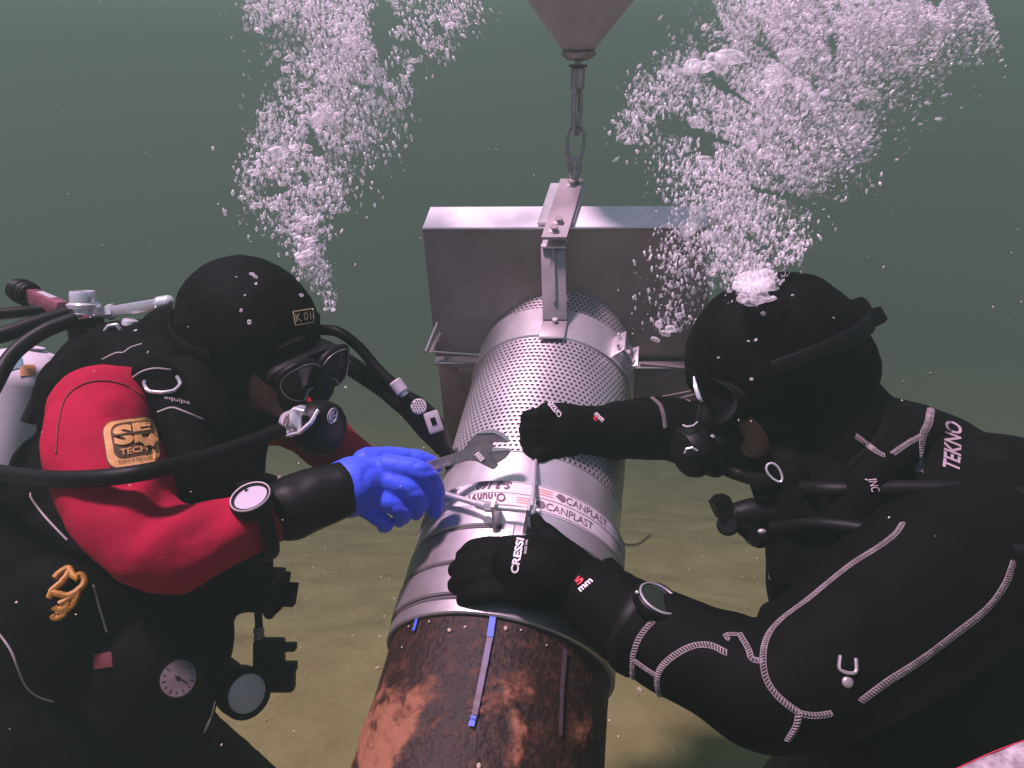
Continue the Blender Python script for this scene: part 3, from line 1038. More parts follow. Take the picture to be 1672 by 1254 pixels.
def blue_glove():
    mb = MB()
    d = .995
    mb.limb([L(546, 802, d, 44), L(586, 791, d + .004, 49), L(618, 778, d + .014, 32)], n=28)
    mb.limb([L(570, 812, d + .006, 34), L(600, 806, d + .008, 30)], n=24)
    # thumb along the far side of the handle, four fingers curling over it
    mb.limb([L(598, 754, d + .035, 24), L(640, 748, d + .052, 20), L(682, 750, d + .062, 16), L(712, 760, d + .065, 13)])
    mb.limb([L(634, 760, d + .008, 20), L(690, 770, d + .002, 17), L(711, 798, d + .020, 15.5), L(710, 834, d + .042, 13)])
    mb.limb([L(622, 784, d + .002, 19.5), L(668, 799, d - .002, 16.5), L(685, 821, d + .012, 15), L(678, 838, d + .034, 12.5)])
    mb.limb([L(604, 803, d, 19), L(641, 824, d - .004, 16), L(658, 840, d + .008, 14.5), L(652, 849, d + .028, 12)])
    mb.limb([L(584, 818, d + .002, 18.5), L(612, 841, d, 15), L(629, 855, d + .008, 13), L(627, 860, d + .024, 11)])
    def wr(p, n):
        return .0006 * noise.fractal(p * 38, .9, 2, 3) - .0014 * max(0, 1 - abs(noise.noise(p * 26 + Vector((3, 3, 3)))) * 5)
    g = skin('glove', mb, .0024, [BLUEG], LROOT, iters=2, wr=wr, label='bright blue rubber glove')

    
    # second glove, behind the first, steadying the rod
    mb = MB()
    mb.limb([L(615, 778, 1.20, 28), L(652, 790, 1.135, 30)], n=20)
    for k in range(4):
        mb.limb([L(650, 775 + k * 10, 1.12, 15), L(676, 782 + k * 8, 1.09, 14), L(682, 796 + k * 6, 1.075, 12), L(668, 802 + k * 6, 1.072, 10)])
    mb.limb([L(640, 770, 1.12, 16), L(665, 770, 1.09, 14), L(688, 778, 1.08, 11)])
    skin('glove', mb, .0035, [BLUEG], LROOT, iters=3)
    return g
LGLOVE = blue_glove()

# printed and sewn details of the left diver
LV = bvh_of(LVEST, LHOOD, LBODY)
def left_marks():
    arm = bvh_of(LBODY)
    def rr(cx, cy, w, h, r, rot, n=6):
        pts = []
        for sx, sy, a0 in ((1, 1, 0), (-1, 1, 90), (-1, -1, 180), (1, -1, 270)):
            for k in range(n + 1):
                a = math.radians(a0 + 90 * k / n)
                pts.append((sx * (w / 2 - r) + math.cos(a) * r, sy * (h / 2 - r) + math.sin(a) * r))
        c, s = math.cos(rot), math.sin(rot)
        return [(cx + x * c - y * s, cy + x * s + y * c) for x, y in pts]
    rot = math.radians(-9)
    base = patch_on('sleeve_patch', arm, rr(214, 724, 88, 80, 20, rot), PATCHD, LROOT, .001, .0008)
    gold = patch_on('patch_border', arm, rr(214, 724, 84, 76, 18, rot), GOLD, base, .001, .0014)
    inner = patch_on('patch_field', arm, rr(216, 719, 66, 56, 13, rot), PATCHD, base, .001, .0022)
    c, s = math.cos(rot), math.sin(rot)
    def at(x, y): return (214 + x * c - y * s, 724 + x * s + y * c)
    def v(x, y): return (x * c - y * s, x * s + y * c)
    print_on('patch_letters', 'SF', arm, at(-27, 3), v(58, 0), v(0, -31), GOLD, base, lift=.0046, bold=.05)
    # the bar that cuts the letters in two
    patch_on('patch_letters', arm, [at(-28, -11.5), at(33, -11.5), at(33, -14), at(-28, -14)], PATCHD, base, .001, .0046)
    print_on('patch_letters', 'TECH', arm, at(-22, 19), v(43, 0), v(0, -10.5), GOLD, base, lift=.0046, bold=.02)
    print_on('patch_letters', 'WWW.SFTECH.DE', arm, at(-27, 33), v(54, 0), v(0, -7), PATCHD, base, lift=.0036)
    emb = [at(7, 0), at(16, -4), at(25, -1), at(30, -8), at(33, -6), at(31, 2), at(38, 4), at(32, 9), at(30, 14), at(25, 10), at(16, 11), at(22, 6), at(14, 5)]
    patch_on('patch_emblem', arm, emb, GOLD, base, .001, .0046)
    tail = [at(30, 14), at(33, 18), at(35, 26), at(33, 33), at(31, 33), at(32, 26), at(29, 19)]
    patch_on('patch_emblem', arm, tail, GOLD, base, .001, .0026)
    seam = mat('seam_dark_red', (.22, .006, .02), .85)
    cord_on('shoulder_seam', arm, [(92, 740), (96, 690), (108, 650), (135, 628), (170, 622), (205, 630), (232, 648)], .0016, seam, LROOT)
    hb = bvh_of(LHOOD)
    fr = [(478, 509), (510, 504), (512, 526), (482, 531), (478, 509)]
    yl = mat('badge_thread', (.60, .46, .25), .8, var=.3, vscale=200)
    bdg = MB()
    for (x0, y0), (x1, y1) in zip(fr, fr[1:]):
        k = max(3, int(math.hypot(x1 - x0, y1 - y0) / 4.2))
        for i in range(k):
            a, b = i / k, (i + .68) / k
            bdg.tube([hit(hb, x0 + (x1 - x0) * t, y0 + (y1 - y0) * t, .0008)[0] for t in (a, b)], .0009, 5)
    bd = bdg.build('hood_badge', yl, LROOT)
    print_on('badge_letters', 'K 01', hb, (483, 526), (25, -4.2), (-2, -13.5), yl, bd, bold=.01)
    pipe = mat('vest_piping', (.36, .31, .31), .7)
    for pts in ([(168, 587), (190, 577), (202, 576), (214, 568), (232, 562)], [(217, 617), (232, 607), (252, 602), (278, 604)],
                [(258, 673), (280, 666), (300, 672), (330, 685)], [(50, 805), (52, 815), (75, 845), (110, 882)], [(152, 955), (163, 995), (174, 1032)],
                [(0, 1035), (20, 1065), (40, 1115), (60, 1135), (88, 1145)]):
        cord_on('vest_piping', LV, pts, .0014, pipe, LROOT)
    cord_on('d_ring', LV, [(239, 621), (240, 630), (250, 640), (268, 643), (284, 640), (292, 629), (286, 616)], .0026, CHROME, LROOT, lift=.004)
    print_on('vest_print', 'equipe', LV, (268, 653), (41, 10), (1, -8), pipe, LROOT)
    # strap loop and red tab on the vest, yellow cord hank
    patch_on('red_tab', LV, [(152, 1068), (184, 1066), (187, 1088), (156, 1092)], mat('faded_red', (.07, .004, .008), .8), LROOT, .001, .002)
    tri = patch_on('pull_tab', LV, [(449, 765), (464, 775), (455, 783)], mat('beige_tab', (.42, .34, .30), .8), LROOT, .001, .002)
left_marks()

def left_gear():
    # mask
    LF, LS, LU = headframe((.80, -.38, -.46), (.56, .36, .74))
    C = LC + LF * .104 + LU * .004 + RGT * .030 - UPV * .020
    root = empty('diving_mask', C, 'black twin lens diving mask on the diver in red sleeves', 'mask')
    sk = MB()
    for q in (-1, 1):
        c = C + LS * .033 * q
        ring_pts, back = [], []
        for k in range(28):
            a = 2 * math.pi * k / 28
            w = .034 * math.cos(a) * (1 if math.cos(a) * q < 0 else .95); h = .026 * math.sin(a)
            if math.sin(a) < 0: h *= 1.25 if math.cos(a) * q > -.2 else .75
            ring_pts.append(c + LS * w + LU * h + LF * (.012 - .02 * (w * q / .04) ** 2 * (1 if w * q > 0 else 0)))
        fr = MB().tube(ring_pts, .0062, 10, closed=True); fr.build('lens_frame', RUBBER, root)
        ln = MB(); cc = sum(ring_pts, Vector()) / 28
        ln.add([cc + LF * .002] + [p + LF * .001 for p in ring_pts], [(0, 1 + k, 1 + (k + 1) % 28) for k in range(28)])
        ln.build('lens', LENS, root)
        tr = MB().tube([p + LF * .0062 for p in ring_pts], .0010, 6, closed=True); tr.build('lens_trim', STEEL_D, root)
    # skirt to the face, nose pocket, strap
    s = MB()
    prof = []
    for k in range(36):
        a = 2 * math.pi * k / 36
        prof.append((math.cos(a), math.sin(a)))
    vs, fs = [], []
    for (sc, off) in ((1.0, .006), (.97, -.020), (.90, -.045)):
        for (x, y) in prof:
            vs.append(C + LS * (.070 * x * sc) + LU * ((.029 if y > 0 else .036) * y * sc) + LF * (off - .020 * x * x))
    for j in range(2):
        for k in range(36):
            fs.append((j * 36 + k, j * 36 + (k + 1) % 36, (j + 1) * 36 + (k + 1) % 36, (j + 1) * 36 + k))
    s.add(vs, fs); s.build('skirt', RUBBER, root)
    MB().limb([(C + LF * .010 + LU * .006, .012), (C + LF * .020 - LU * .018, .017), (C + LF * .014 - LU * .034, .018)]).build('nose_pocket', RUBBER, root)
    st = []
    for k in range(17):
        a = -1.2 - (2 * math.pi - 2.4) * k / 16
        st.append(LC + LU * .012 + LF * (.128 * math.cos(a)) + LS * (.107 * math.sin(a)))
    MB().tube(st, .010, 10, flat=(1.0, .22), up=LU).build('strap', RUBBER, root)
    MB().box(P(414, 568, 1.052), (RGT * .9 - UPV * .4, RGT * .4 + UPV * .9, -FWD), (.012, .006, .004), .0015).build('buckle', GREYP, root)
    LF, LS, LU = globals()['LF'], globals()['LS'], globals()['LU']
    # regulator
    C = LC + LF * .150 - LU * .088
    root = empty('regulator', C, 'black second stage regulator with chrome side, in the red sleeved diver mouth', 'regulator')
    D = (RGT * .86 - UPV * .22 - FWD * .46).normalized()
    Cc = P(518, 697, 1.06)
    MB().lathe([(.004, .031), (.020, .0305), (.034, .026), (.040, .017), (.041, .004), (.038, -.010), (.030, -.022), (.015, -.030)], Cc, D, 40).build('case', RUBBER, root)
    f = Cc + D * .0315
    n, x, u = disc_frame(D)
    c2 = P(543, 679, 1.022)
    pd_ = []
    rg = MB().tube([c2 + x * (math.cos(a) * .0092) + u * (math.sin(a) * .0105) for a in [2 * math.pi * k / 24 for k in range(24)]], .0011, 6, closed=True)
    rg.build('emblem_ring', GREYP, root)
    MB().box(c2, (x, u, D), (.005, .014, .0012)).build('emblem_bar', GREYP, root)
    MB().box(c2 + x * .004, (x, u, D), (.002, .010, .0012)).build('emblem_bar', GREYP, root)
    MB().box(c2 - x * .003 , (x, u, D), (.010, .002, .0014)).build('emblem_bar', GREYP, root)
    ax = (RGT * .62 + UPV * -.40 + FWD * -.0).normalized()
    b0 = P(470, 690, 1.045); b1 = P(503, 683, 1.035)
    w = (P(512, 668, 1.03) - P(470, 712, 1.05)).normalized()
    c0 = P(487, 688, 1.035)
    aa = (RGT * .80 + UPV * .25 - FWD * .5).normalized()
    MB().lathe([(.006, -.026), (.015, -.024), (.019, -.018), (.019, -.012), (.016, -.010), (.016, .004), (.021, .006), (.021, .012), (.018, .014)], c0, aa, 28).build('chrome_cap', CHROME, root)
    MB().tube([P(466, 712, 1.03), P(490, 706, 1.015), P(508, 690, 1.012), P(519, 669, 1.02)], [.002, .0032, .0032, .002], 10).build('chrome_rim', CHROME, root)
    MB().tube([P(462, 700, 1.03), P(468, 680, 1.022), P(482, 668, 1.02), P(497, 672, 1.015)], [.003, .004, .004, .003], 10).build('chrome_lever', CHROME, root)
    MB().limb([(LC + LF * .105 - LU * .076, .019), (Cc - D * .02, .017)]).build('mouthpiece', RUBBER, root)
    # hoses
    hose('breathing_hose', [(-60, 760, .99), (40, 778, .92), (130, 782, .865), (230, 772, .86), (330, 748, .93), (410, 722, .99), (462, 700, 1.035)], .0105,
         'thick black hose crossing the red sleeve to the regulator')
    inf = empty('inflator', P(735, 740, 1.24), 'corrugated inflator hose with grey buttons beside the perforated tube', 'inflator')
    mb = MB(); corrugated(mb, [tuple(P(*q)) for q in ((500, 560, 1.22), (556, 588, 1.2), (610, 622, 1.19), (650, 650, 1.18))], .0155)
    mb.build('corrugated_hose', RUBBER, inf)
    MB().limb([L(640, 645, 1.18, 16), L(676, 668, 1.17, 23), L(705, 700, 1.17, 24), L(722, 728, 1.18, 16)]).build('handle', RUBBER, inf)
    sm = catmull([tuple(P(*q)) for q in ((520, 538, 1.20), (552, 542, 1.18), (585, 566, 1.17), (618, 604, 1.16), (648, 632, 1.155))], 8)
    MB().tube(sm, .0088, 12).build('feed_hose', RUBBER, inf)
    a, b = P(644, 622, 1.14), P(658, 641, 1.14)
    MB().cyl(a, b, .0105, n=16, bev=.002).build('coupler', GREYP, inf)
    MB().cyl(b, b + (b - a) * .25, .007, n=12).build('coupler', CHROME, inf)
    def button(px, py, d, r, name, m):
        c = P(px, py, d); nn = (-FWD + UPV * .25 + RGT * .1).normalized()
        MB().cyl(c - nn * .004, c + nn * .004, r, n=28, bev=.0015).build(name, m, inf)
        return c + nn * .0042, nn
    c, nn = button(684, 664, 1.143, .0125, 'button', GREYP)
    n_, x, u = disc_frame(nn)
    for i in range(-2, 3):
        for j in range(-2, 3):
            if i * i + j * j < 6:
                q = c + x * (i * .0042 + (.002 if j % 2 else 0)) + u * j * .0042
                MB().cyl(q, q + nn * .0006, .0011, n=8).build('button_dot', RUBBER, inf)
    c = P(708, 689, 1.14); t = (P(714, 708, 1.14) - P(702, 672, 1.14)).normalized(); w = nn.cross(t).normalized()
    MB().box(c, (w, t, nn), (.024, .034, .009), .004).build('button', GREYP, inf)
    MB().box(c + nn * .0049, (w, t, nn), (.008, .012, .001)).build('button_window', RUBBER, inf)
    hose('low_pressure_hose', [(722, 725, 1.18), (745, 775, 1.2), (760, 820, 1.26), (745, 900, 1.35)], .0125, 'black hose hanging from the inflator towards the seabed')
    # tank and valves
    tk = empty('scuba_tank', P(30, 1000, 1.32), 'white scuba tank with chrome valve on the back of the red sleeved diver', 'tank')
    ta, tb = P(-20, 1010, 1.36), P(46, 610, 1.33)
    tx = (tb - ta).normalized()
    R = .090
    Lt = (tb - ta).length
    white = mat('tank_white', (.66, .60, .66), .45, 0, .5, var=.15, vscale=14)
    MB().lathe([(.03, -.30), (R, -.28), (R, Lt - .01)] + [(R * math.cos(a), Lt - .01 + .055 * math.sin(a)) for a in [math.pi / 2 * k / 10 for k in range(1, 10)]] + [(.02, Lt + .05)], ta, tx, 56).build('cylinder', white, tk)
    tbv = bvh_of(bpy.data.objects['cylinder'])
    patch_on('sticker', tbv, [(12, 587), (36, 585), (38, 600), (15, 606)], mat('sticker_teal', (.10, .20, .24), .6), tk, .001, .0006)
    patch_on('sticker', tbv, [(32, 597), (56, 596), (58, 612), (33, 615)], mat('sticker_orange', (.58, .27, .10), .6, var=.3, vscale=200), tk, .001, .0006)
    Z = (UPV * .97 - FWD * .2 + RGT * .02).normalized()
    c = P(140, 530, 1.20)
    MB().lathe([(.026, -.06), (.027, -.02), (.0275, .012), (.024, .016)], c, Z, 32).build('first_stage_body', RUBBER, tk)
    MB().lathe([(.0245, .010), (.026, .014), (.026, .020), (.0225, .022), (.0225, .026), (.0255, .028), (.0255, .034), (.020, .037), (.020, .052), (.018, .055), (.0165, .055), (.015, .050), (.004, .049)], c, Z, 40).build('first_stage', CHROME, tk)
    a, b = P(165, 512, 1.21), P(262, 496, 1.21)
    t = (b - a).normalized(); w = t.cross(Z).normalized()
    MB().box((a + b) / 2, (t, w, Z), ((b - a).length, .020, .019), .004).build('manifold_bar', CHROME, tk)
    MB().limb([(b, .0125), (b + t * .012, .0125)], n=16).build('manifold_end', CHROME, tk)
    MB().cyl(a + t * .012, a + t * .022, .0135, n=6).build('manifold_nut', CHROME, tk)
    c = P(212, 532, 1.19)
    MB().lathe([(.010, -.012), (.019, -.008), (.019, -.004), (.013, -.002), (.013, .006), (.011, .010), (.004, .011)], c, (Z + RGT * .25).normalized(), 24).build('valve_cap', CHROME, tk)
    MB().tube([P(170, 543, 1.17), P(178, 532, 1.165), P(190, 530, 1.165), P(197, 540, 1.17)], .0035, 10).build('yoke_loop', CHROME, tk)
    MB().tube([P(205, 545, 1.17), P(225, 540, 1.165), P(246, 522, 1.17), P(272, 516, 1.18)], .003, 8).build('yoke_loop', CHROME, tk)
    a, b = P(104, 505, 1.25), P(50, 482, 1.27)
    t = (b - a).normalized(); w = t.cross(Z).normalized()
    pink = mat('valve_red_anodised', (.50, .16, .22), .35, .6, var=.3, vscale=50)
    MB().box((a + b) / 2, (t, w, Z), ((b - a).length, .024, .026), .006).build('valve_body', pink, tk)
    MB().box((a + b) / 2 + Z * .0135 - t * .002, (t, w, Z), (.034, .014, .001), .0003).build('valve_plate', GREYP, tk)
    mb = MB(); k = 12
    for i in range(5):
        mb.cyl(b + t * (i * .006), b + t * (i * .006 + .005), .021 + .0015 * (i % 2), n=12)
    mb.cyl(b, b + t * .036, .019, n=20)
    mb.build('valve_knob', RUBBER, tk)
    hose('tank_hose', [(112, 512, 1.18), (60, 528, 1.15), (0, 548, 1.12), (-60, 560, 1.1)], .0125, 'black hose leaving the first stage level with the valve knob')
    hose('tank_hose', [(125, 520, 1.16), (70, 542, 1.13), (20, 580, 1.10), (-15, 640, 1.06), (-60, 720, 1.0)], .0115, 'black hose bending down across the stickers of the tank')
    hose('tank_hose', [(128, 560, 1.16), (100, 585, 1.15), (75, 625, 1.14), (45, 690, 1.13)], .0105, 'short black hose running down between tank and red shoulder')
    hose('tank_hose', [(-20, 515, 1.22), (30, 510, 1.24), (80, 505, 1.26), (110, 508, 1.24)], .010, 'thin black hose under the red valve body')
    # watch
    wt = empty('dive_watch', P(418, 820, .84), 'round dive watch with blank pale face strapped over a red sleeve', 'watch')
    n = (UPV * .78 - FWD * .60 - RGT * .12).normalized(); x = n.cross(UPV).normalized(); u = x.cross(n)
    base, nb_ = hit(bvh_of(LBODY), 416, 826)
    c = base + n * .008
    MB().lathe([(.0245, -.010), (.027, -.006), (.027, .004), (.0245, .008), (.0205, .009), (.0205, .0065)], c, n, 40).build('case', RUBBER, wt)
    MB().lathe([(.0205, .0068), (.001, .0072)], c, n, 40).build('dial', mat('watch_face', (.42, .37, .43), .35, coat=.3), wt)
    MB().tube([c + n * .0088 + x * (math.cos(a) * .0242) + u * (math.sin(a) * .0242) for a in [2 * math.pi * k / 30 for k in range(30)]], .0012, 6, closed=True).build('bezel', STEEL_D, wt)
    st = []
    fa = (P(470, 830, .965) - P(365, 868, .92)).normalized()
    ctr = P(418, 850, .942)
    for k in range(25):
        a = 2 * math.pi * k / 24
        e1 = (n - fa * n.dot(fa)).normalized(); e2 = fa.cross(e1)
        st.append(ctr + e1 * (.0500 * math.cos(a)) + e2 * (.0545 * math.sin(a)))
    MB().tube(st[:-1], .011, 8, closed=True, flat=(.9, .25), up=fa).build('strap', RUBBER, wt)
    # yellow hank
    yk = []
    for (pts) in ([(92, 950), (104, 938), (114, 936), (122, 948), (130, 945), (132, 955), (120, 968), (106, 972), (92, 968), (86, 975)],
                  [(100, 985), (115, 975), (126, 965), (118, 985), (100, 992), (92, 990)], [(96, 998), (108, 992), (112, 982), (104, 1002), (94, 1006), (90, 1000)],
                  [(88, 968), (98, 960), (110, 950), (116, 940)], [(110, 972), (122, 975), (114, 988), (104, 996)]):
        sm = catmull(pts, 6)
        yk.append([hit(LV, x, y, .009)[0] for i, (x, y) in enumerate(sm)])
    mb = MB()
    for p in yk: mb.tube(p, .0042, 8)
    mb.build('cord_hank', YELLOW, None, label='small hank of yellow cord clipped to the black vest', cat='cord')
    # gauge
    g, gn = hit(LV, 297, 1106)
    gr = empty('pressure_gauge', g, 'round pressure gauge with pale dial clipped low on the black vest', 'gauge')
    n = (-FWD + UPV * .35 + RGT * .15).normalized(); x = n.cross(UPV).normalized(); u = x.cross(n)
    MB().lathe([(.022, -.012), (.0255, -.008), (.0255, .004), (.0235, .007), (.0222, .005)], g + n * .012, n, 36).build('case', RUBBER, gr)
    MB().lathe([(.0222, .0052), (.0005, .0054)], g + n * .012, n, 36).build('dial', mat('gauge_dial', (.07, .045, .045), .4, color2=(.12, .09, .10), cscale=40, detail=2), gr)
    nd = g + n * .018
    MB().box(nd - x * .004 - u * .002, ((x + u * .6).normalized(), (u - x * .6).normalized(), n), (.018, .0016, .001)).build('needle', RUBBER, gr)
    MB().cyl(nd, nd + n * .001, .0024, n=12).build('hub', RUBBER, gr)
    for k in range(11):
        a = math.radians(-220 + 26 * k); q = x * math.cos(a) + u * math.sin(a)
        MB().box(g + n * .0176 + q * .0175, (q, n.cross(q), n), (.005 if k % 2 == 0 else .003, .0011, .0006)).build('tick', RUBBER, gr)
    hose('gauge_hose', [(290, 1085, 1.0), (270, 1040, .98), (230, 1000, 1.0), (180, 990, 1.02)], .0055, 'thin black hose leading up from the pressure gauge')
    # torch hanging at the hip
    tr = empty('dive_torch', P(400, 1160, 1.10), 'black dive torch with round pale lens hanging from the vest', 'torch')
    a = P(350, 1085, 1.16)
    la = P(412, 1128, 1.04)
    t = (RGT * .66 - FWD * .72 + UPV * .12).normalized()
    MB().limb([(a, .022), (P(368, 1102, 1.14), .025), (P(384, 1118, 1.12), .026)], n=24).build('torch_body', RUBBER, tr)
    hd = P(398, 1130, 1.085)
    MB().lathe([(.020, -.030), (.036, -.018), (.037, .012), (.034, .018), (.030, .016), (.030, .010)], hd, t, 36).build('torch_head', RUBBER, tr)
    MB().lathe([(.028, .0125), (.026, .0135), (.001, .015)], hd, t, 28).build('lens', mat('torch_lens', (.62, .64, .62), .3, coat=.3), tr)
    # clip block and buckle hanging beside it
    cl = empty('accessory_clip', P(450, 1100, 1.12), 'black forked accessory clip hanging on a rod beside the torch', 'clip')
    MB().cyl(P(420, 975, 1.12), P(423, 1025, 1.12), .0058, n=10).build('rod', RUBBER, cl)
    mb = MB()
    for k in range(5): mb.cyl(P(422 + k * .4, 1024 + k * 5, 1.12), P(422.4 + k * .4, 1027 + k * 5, 1.12), .0075 + .001 * (k % 2), n=12)
    mb.build('spring', STEEL_D, cl)
    X = RGT; U = UPV
    MB().box(P(440, 1082, 1.12), (X, U, FWD), (.046, .074, .024), .006).build('block', RUBBER, cl)
    MB().box(P(455, 1110, 1.12), (X, U, FWD), (.050, .034, .024), .007).build('block', RUBBER, cl)
    MB().box(P(470, 1056, 1.12), (X, U, FWD), (.026, .012, .016), .003).build('prong', RUBBER, cl)
    MB().box(P(471, 1088, 1.12), (X, U, FWD), (.026, .014, .016), .003).build('prong', RUBBER, cl)
    bk = empty('weight_pocket', P(440, 985, 1.12), 'black square weight pocket sticking out under the red forearm', 'pocket')
    tilt = (RGT - UPV * .06).normalized(); tu = (UPV + RGT * .16).normalized()
    MB().box(P(428, 965, 1.13), (tilt, tu, FWD), (.070, .055, .05), .005).build('pocket', BLACK2, bk)
    MB().box(P(464, 970, 1.12), (tilt, tu, FWD), (.036, .034, .018), .001).build('flap', BLACK2, bk)
    MB().box(P(438, 944, 1.12), (tilt, tu, FWD), (.044, .030, .03), .004).build('flap', mat('dark_maroon', (.045, .012, .016), .8), bk)
    MB().ell(P(440, 994, 1.12), (.011, .010, .016), (RGT, FWD, UPV)).build('toggle', RUBBER, bk)
    ks = empty('bolt_snap', P(340, 1190, 1.04), 'slim chrome bolt snap dangling below the gauge', 'snap hook')
    k = MB(); loop(k, P(335, 1175, 1.0), ((RGT * .9 + UPV * .2).normalized(), (UPV * .92 + RGT * .38).normalized()), .028, .008, .005, .0022); k.build('hook', CHROME, ks)
left_gear()
# ------------------------------------------------------------------ tools at the clamp
def build_tools():
    forged = mat('forged_steel', (.30, .26, .265), .38, .6, var=.35, vscale=50, bump=.2, bscale=200, bdist=.001)
    wr = empty('adjustable_wrench', P(690, 775, 1.02), 'large adjustable wrench with open jaws gripped in the blue glove', 'wrench')
    d = 1.035
    def W(pts, th, name, m, dd=0.0, bev=True):
        poly = [P(x, y, d + dd) for x, y in pts]
        n = (poly[1] - poly[0]).cross(poly[-1] - poly[0]).normalized()
        if n.dot(FWD) < 0: n = -n
        mb = MB().prism(poly, n * th)
        me, c = mb.mesh(name, m, 0)
        bm = bmesh.new(); bm.from_mesh(me)
        if bev: bmesh.ops.bevel(bm, geom=bm.edges[:], offset=.0011, segments=2, affect='EDGES')
        bm.to_mesh(me); bm.free()
        me.polygons.foreach_set('use_smooth', [True] * len(me.polygons)); me.set_sharp_from_angle(angle=math.radians(35))
        o = bpy.data.objects.new(name, me); put(o, name, wr, c)
        return o
    up = catmull([(757, 734), (765, 722), (776, 710), (790, 703), (806, 702), (822, 708), (832, 718), (830, 721)], 4)
    body = [(600, 786), (690, 757), (725, 746), (745, 740)] + [tuple(q) for q in up] + [(829, 724), (815, 722), (803, 722), (806, 730), (800, 742), (808, 752), (814, 760), (806, 767), (795, 762), (778, 753), (765, 752), (745, 757), (720, 765), (698, 776), (604, 808)]
    W(body, .010, 'handle', forged)
    top = [tuple(q) for q in up[4:]] + [(826, 722), (812, 713), (795, 710), (780, 716), (766, 730)]
    jaw = [(802, 733), (833, 733), (834, 738), (826, 748), (812, 757), (806, 752), (800, 746)]
    W(jaw, .012, 'moving_jaw', forged, -.001)
    W([(804, 731), (831, 731.5), (834, 735), (803, 737)], .002, 'jaw_face', STEEL, -.0015, False)
    W([(778, 708), (790, 702.5), (806, 701.5), (823, 707.5), (832, 717), (829, 721), (818, 712), (806, 706.5), (792, 707)], .003, 'jaw_edge', STEEL, -.0012, False)
    for k in range(5):
        x, y = 779 + k * 2.2, 741 + k * 2.4
        MB().cyl(P(x - 3.5, y + 2.6, d - .0006), P(x + 3.5, y - 2.6, d - .0006), .0008, n=8).build('knurl', STEEL, wr)
    nl = [P(706, 771, d - .0006), P(748, 757, d - .0006)]
    print_on('stamping', 'CHROME', BVHTree.FromPolygons([P(640, 700, d - .0004), P(860, 700, d - .0004), P(860, 860, d - .0004), P(640, 860, d - .0004)], [(0, 1, 2, 3)]), (704, 770), (32, -10.5), (-2.5, -7), mat('stamp_light', (.36, .31, .32), .5), wr, lift=.0004)
    # slim rod from the blue glove to the clamp nut
    a = P(690, 795, 1.075); b = CL_A - CL_U * .012
    rd = empty('socket_bar', b, 'thin steel bar running from the blue glove to the clamp nut', 'bar')
    MB().cyl(a, b, .0042, n=12).build('shaft', STEEL, rd)
    MB().cyl(b - (b - a).normalized() * .016, b, .0066, n=12).build('socket', STEEL, rd)
    # thin screwdriver shaft held upright
    sd = empty('screwdriver', P(868, 838, pd(868, 838) - .03), 'thin steel screwdriver held upright by the gloved hand over the perforated tube', 'screwdriver')
    a, b = P(877, 728, 1.115), P(868, 838, pd(868, 838) - .036)
    MB().cyl(a, b, .0030, n=10).build('shaft', STEEL, sd)
    MB().limb([(a + (a - b).normalized() * .07, .011), (a, .012)]).build('grip', RUBBER, sd)
    MB().ell(b, .0062).build('tip', STEEL, sd)
build_tools()

# ------------------------------------------------------------------ diver in black
RROOT = empty('person', Vector((P(1560, 1280, 1.0).x, P(1560, 1280, 1.0).y, SEABED)), 'diver in a black wetsuit with pale stitched seams and black gloves', 'diver')
RC = P(1272, 592, 1.06)
RF, RS, RU = headframe((-.90, -.38, -.12), (.10, -.10, -1.0))

def right_body():
    mb = MB()
    mb.limb([L(1360, 690, 1.12, 95), L(1425, 800, 1.08, 165), L(1480, 950, 1.05, 215), L(1530, 1120, 1.03, 225), L(1565, 1320, 1.0, 215)], n=32)
    mb.ell(P(1500, 790, 1.08), (.14, .12, .10)); mb.ell(P(1610, 850, 1.02), (.14, .12, .13)); mb.ell(P(1430, 720, 1.12), (.10, .10, .065))
    mb.limb([L(1420, 705, 1.13, 65), L(1520, 735, 1.08, 68), L(1620, 800, 1.0, 80)], n=24)
    mb.limb([L(1330, 850, 1.06, 75), L(1340, 960, 1.05, 85), L(1370, 1060, 1.03, 90)], n=24)
    # near arm
    mb.limb([L(1600, 880, .93, 130), L(1500, 960, .86, 138), L(1395, 1048, .81, 130), L(1265, 1122, .77, 104), L(1165, 1080, .80, 88), L(1062, 1035, .85, 76), L(985, 988, .90, 60), L(945, 965, .925, 50)], n=32)
    mb.ell(P(1260, 1135, .775), .060)
    # far arm
    mb.limb([L(1400, 740, 1.2, 85), L(1300, 740, 1.27, 72), L(1180, 715, 1.28, 60), L(1070, 700, 1.24, 53), L(1000, 705, 1.19, 44), L(965, 708, 1.165, 40)], n=24)
    # neck, head
    mb.limb([L(1370, 700, 1.10, 80), L(1330, 650, 1.08, 75), (RC - RU * .03, .065)])
    head_prims(mb, RC + RF * .002, RF, RS, RU)
    hip = P(1565, 1320, 1.0)
    for (dx, dy) in ((-.16, -.10), (-.20, .22)):
        k = Vector((hip.x + dx, hip.y + dy, SEABED + .12)); a = Vector((hip.x + dx + .36, hip.y + dy + .12, SEABED + .09))
        mb.limb([(hip + Vector((-.02, dy * .5, 0)), .125), (hip.lerp(k, .5) + Vector((-.02, dy * .3, 0)), .10), (k, .072), (k.lerp(a, .45), .066), (a, .048)], n=24)
        mb.limb([(a, .048), (a + Vector((.10, .02, -.02)), .045), (a + Vector((.20, .04, -.03)), .03)])
    fold = wrinkle(.0075, 10, 5.0)
    def pick(c):
        v = c - RC
        return 1 if v.length < .16 and v.dot(RF) > .015 else 0
    def wr(p, n):
        return 0.0 if (p - RC).length < .17 else fold(p, n)
    return skin('body', mb, .0062, [BLACK, SKIN], RROOT, iters=5, wr=wr, pick=pick)
RBODY = right_body()

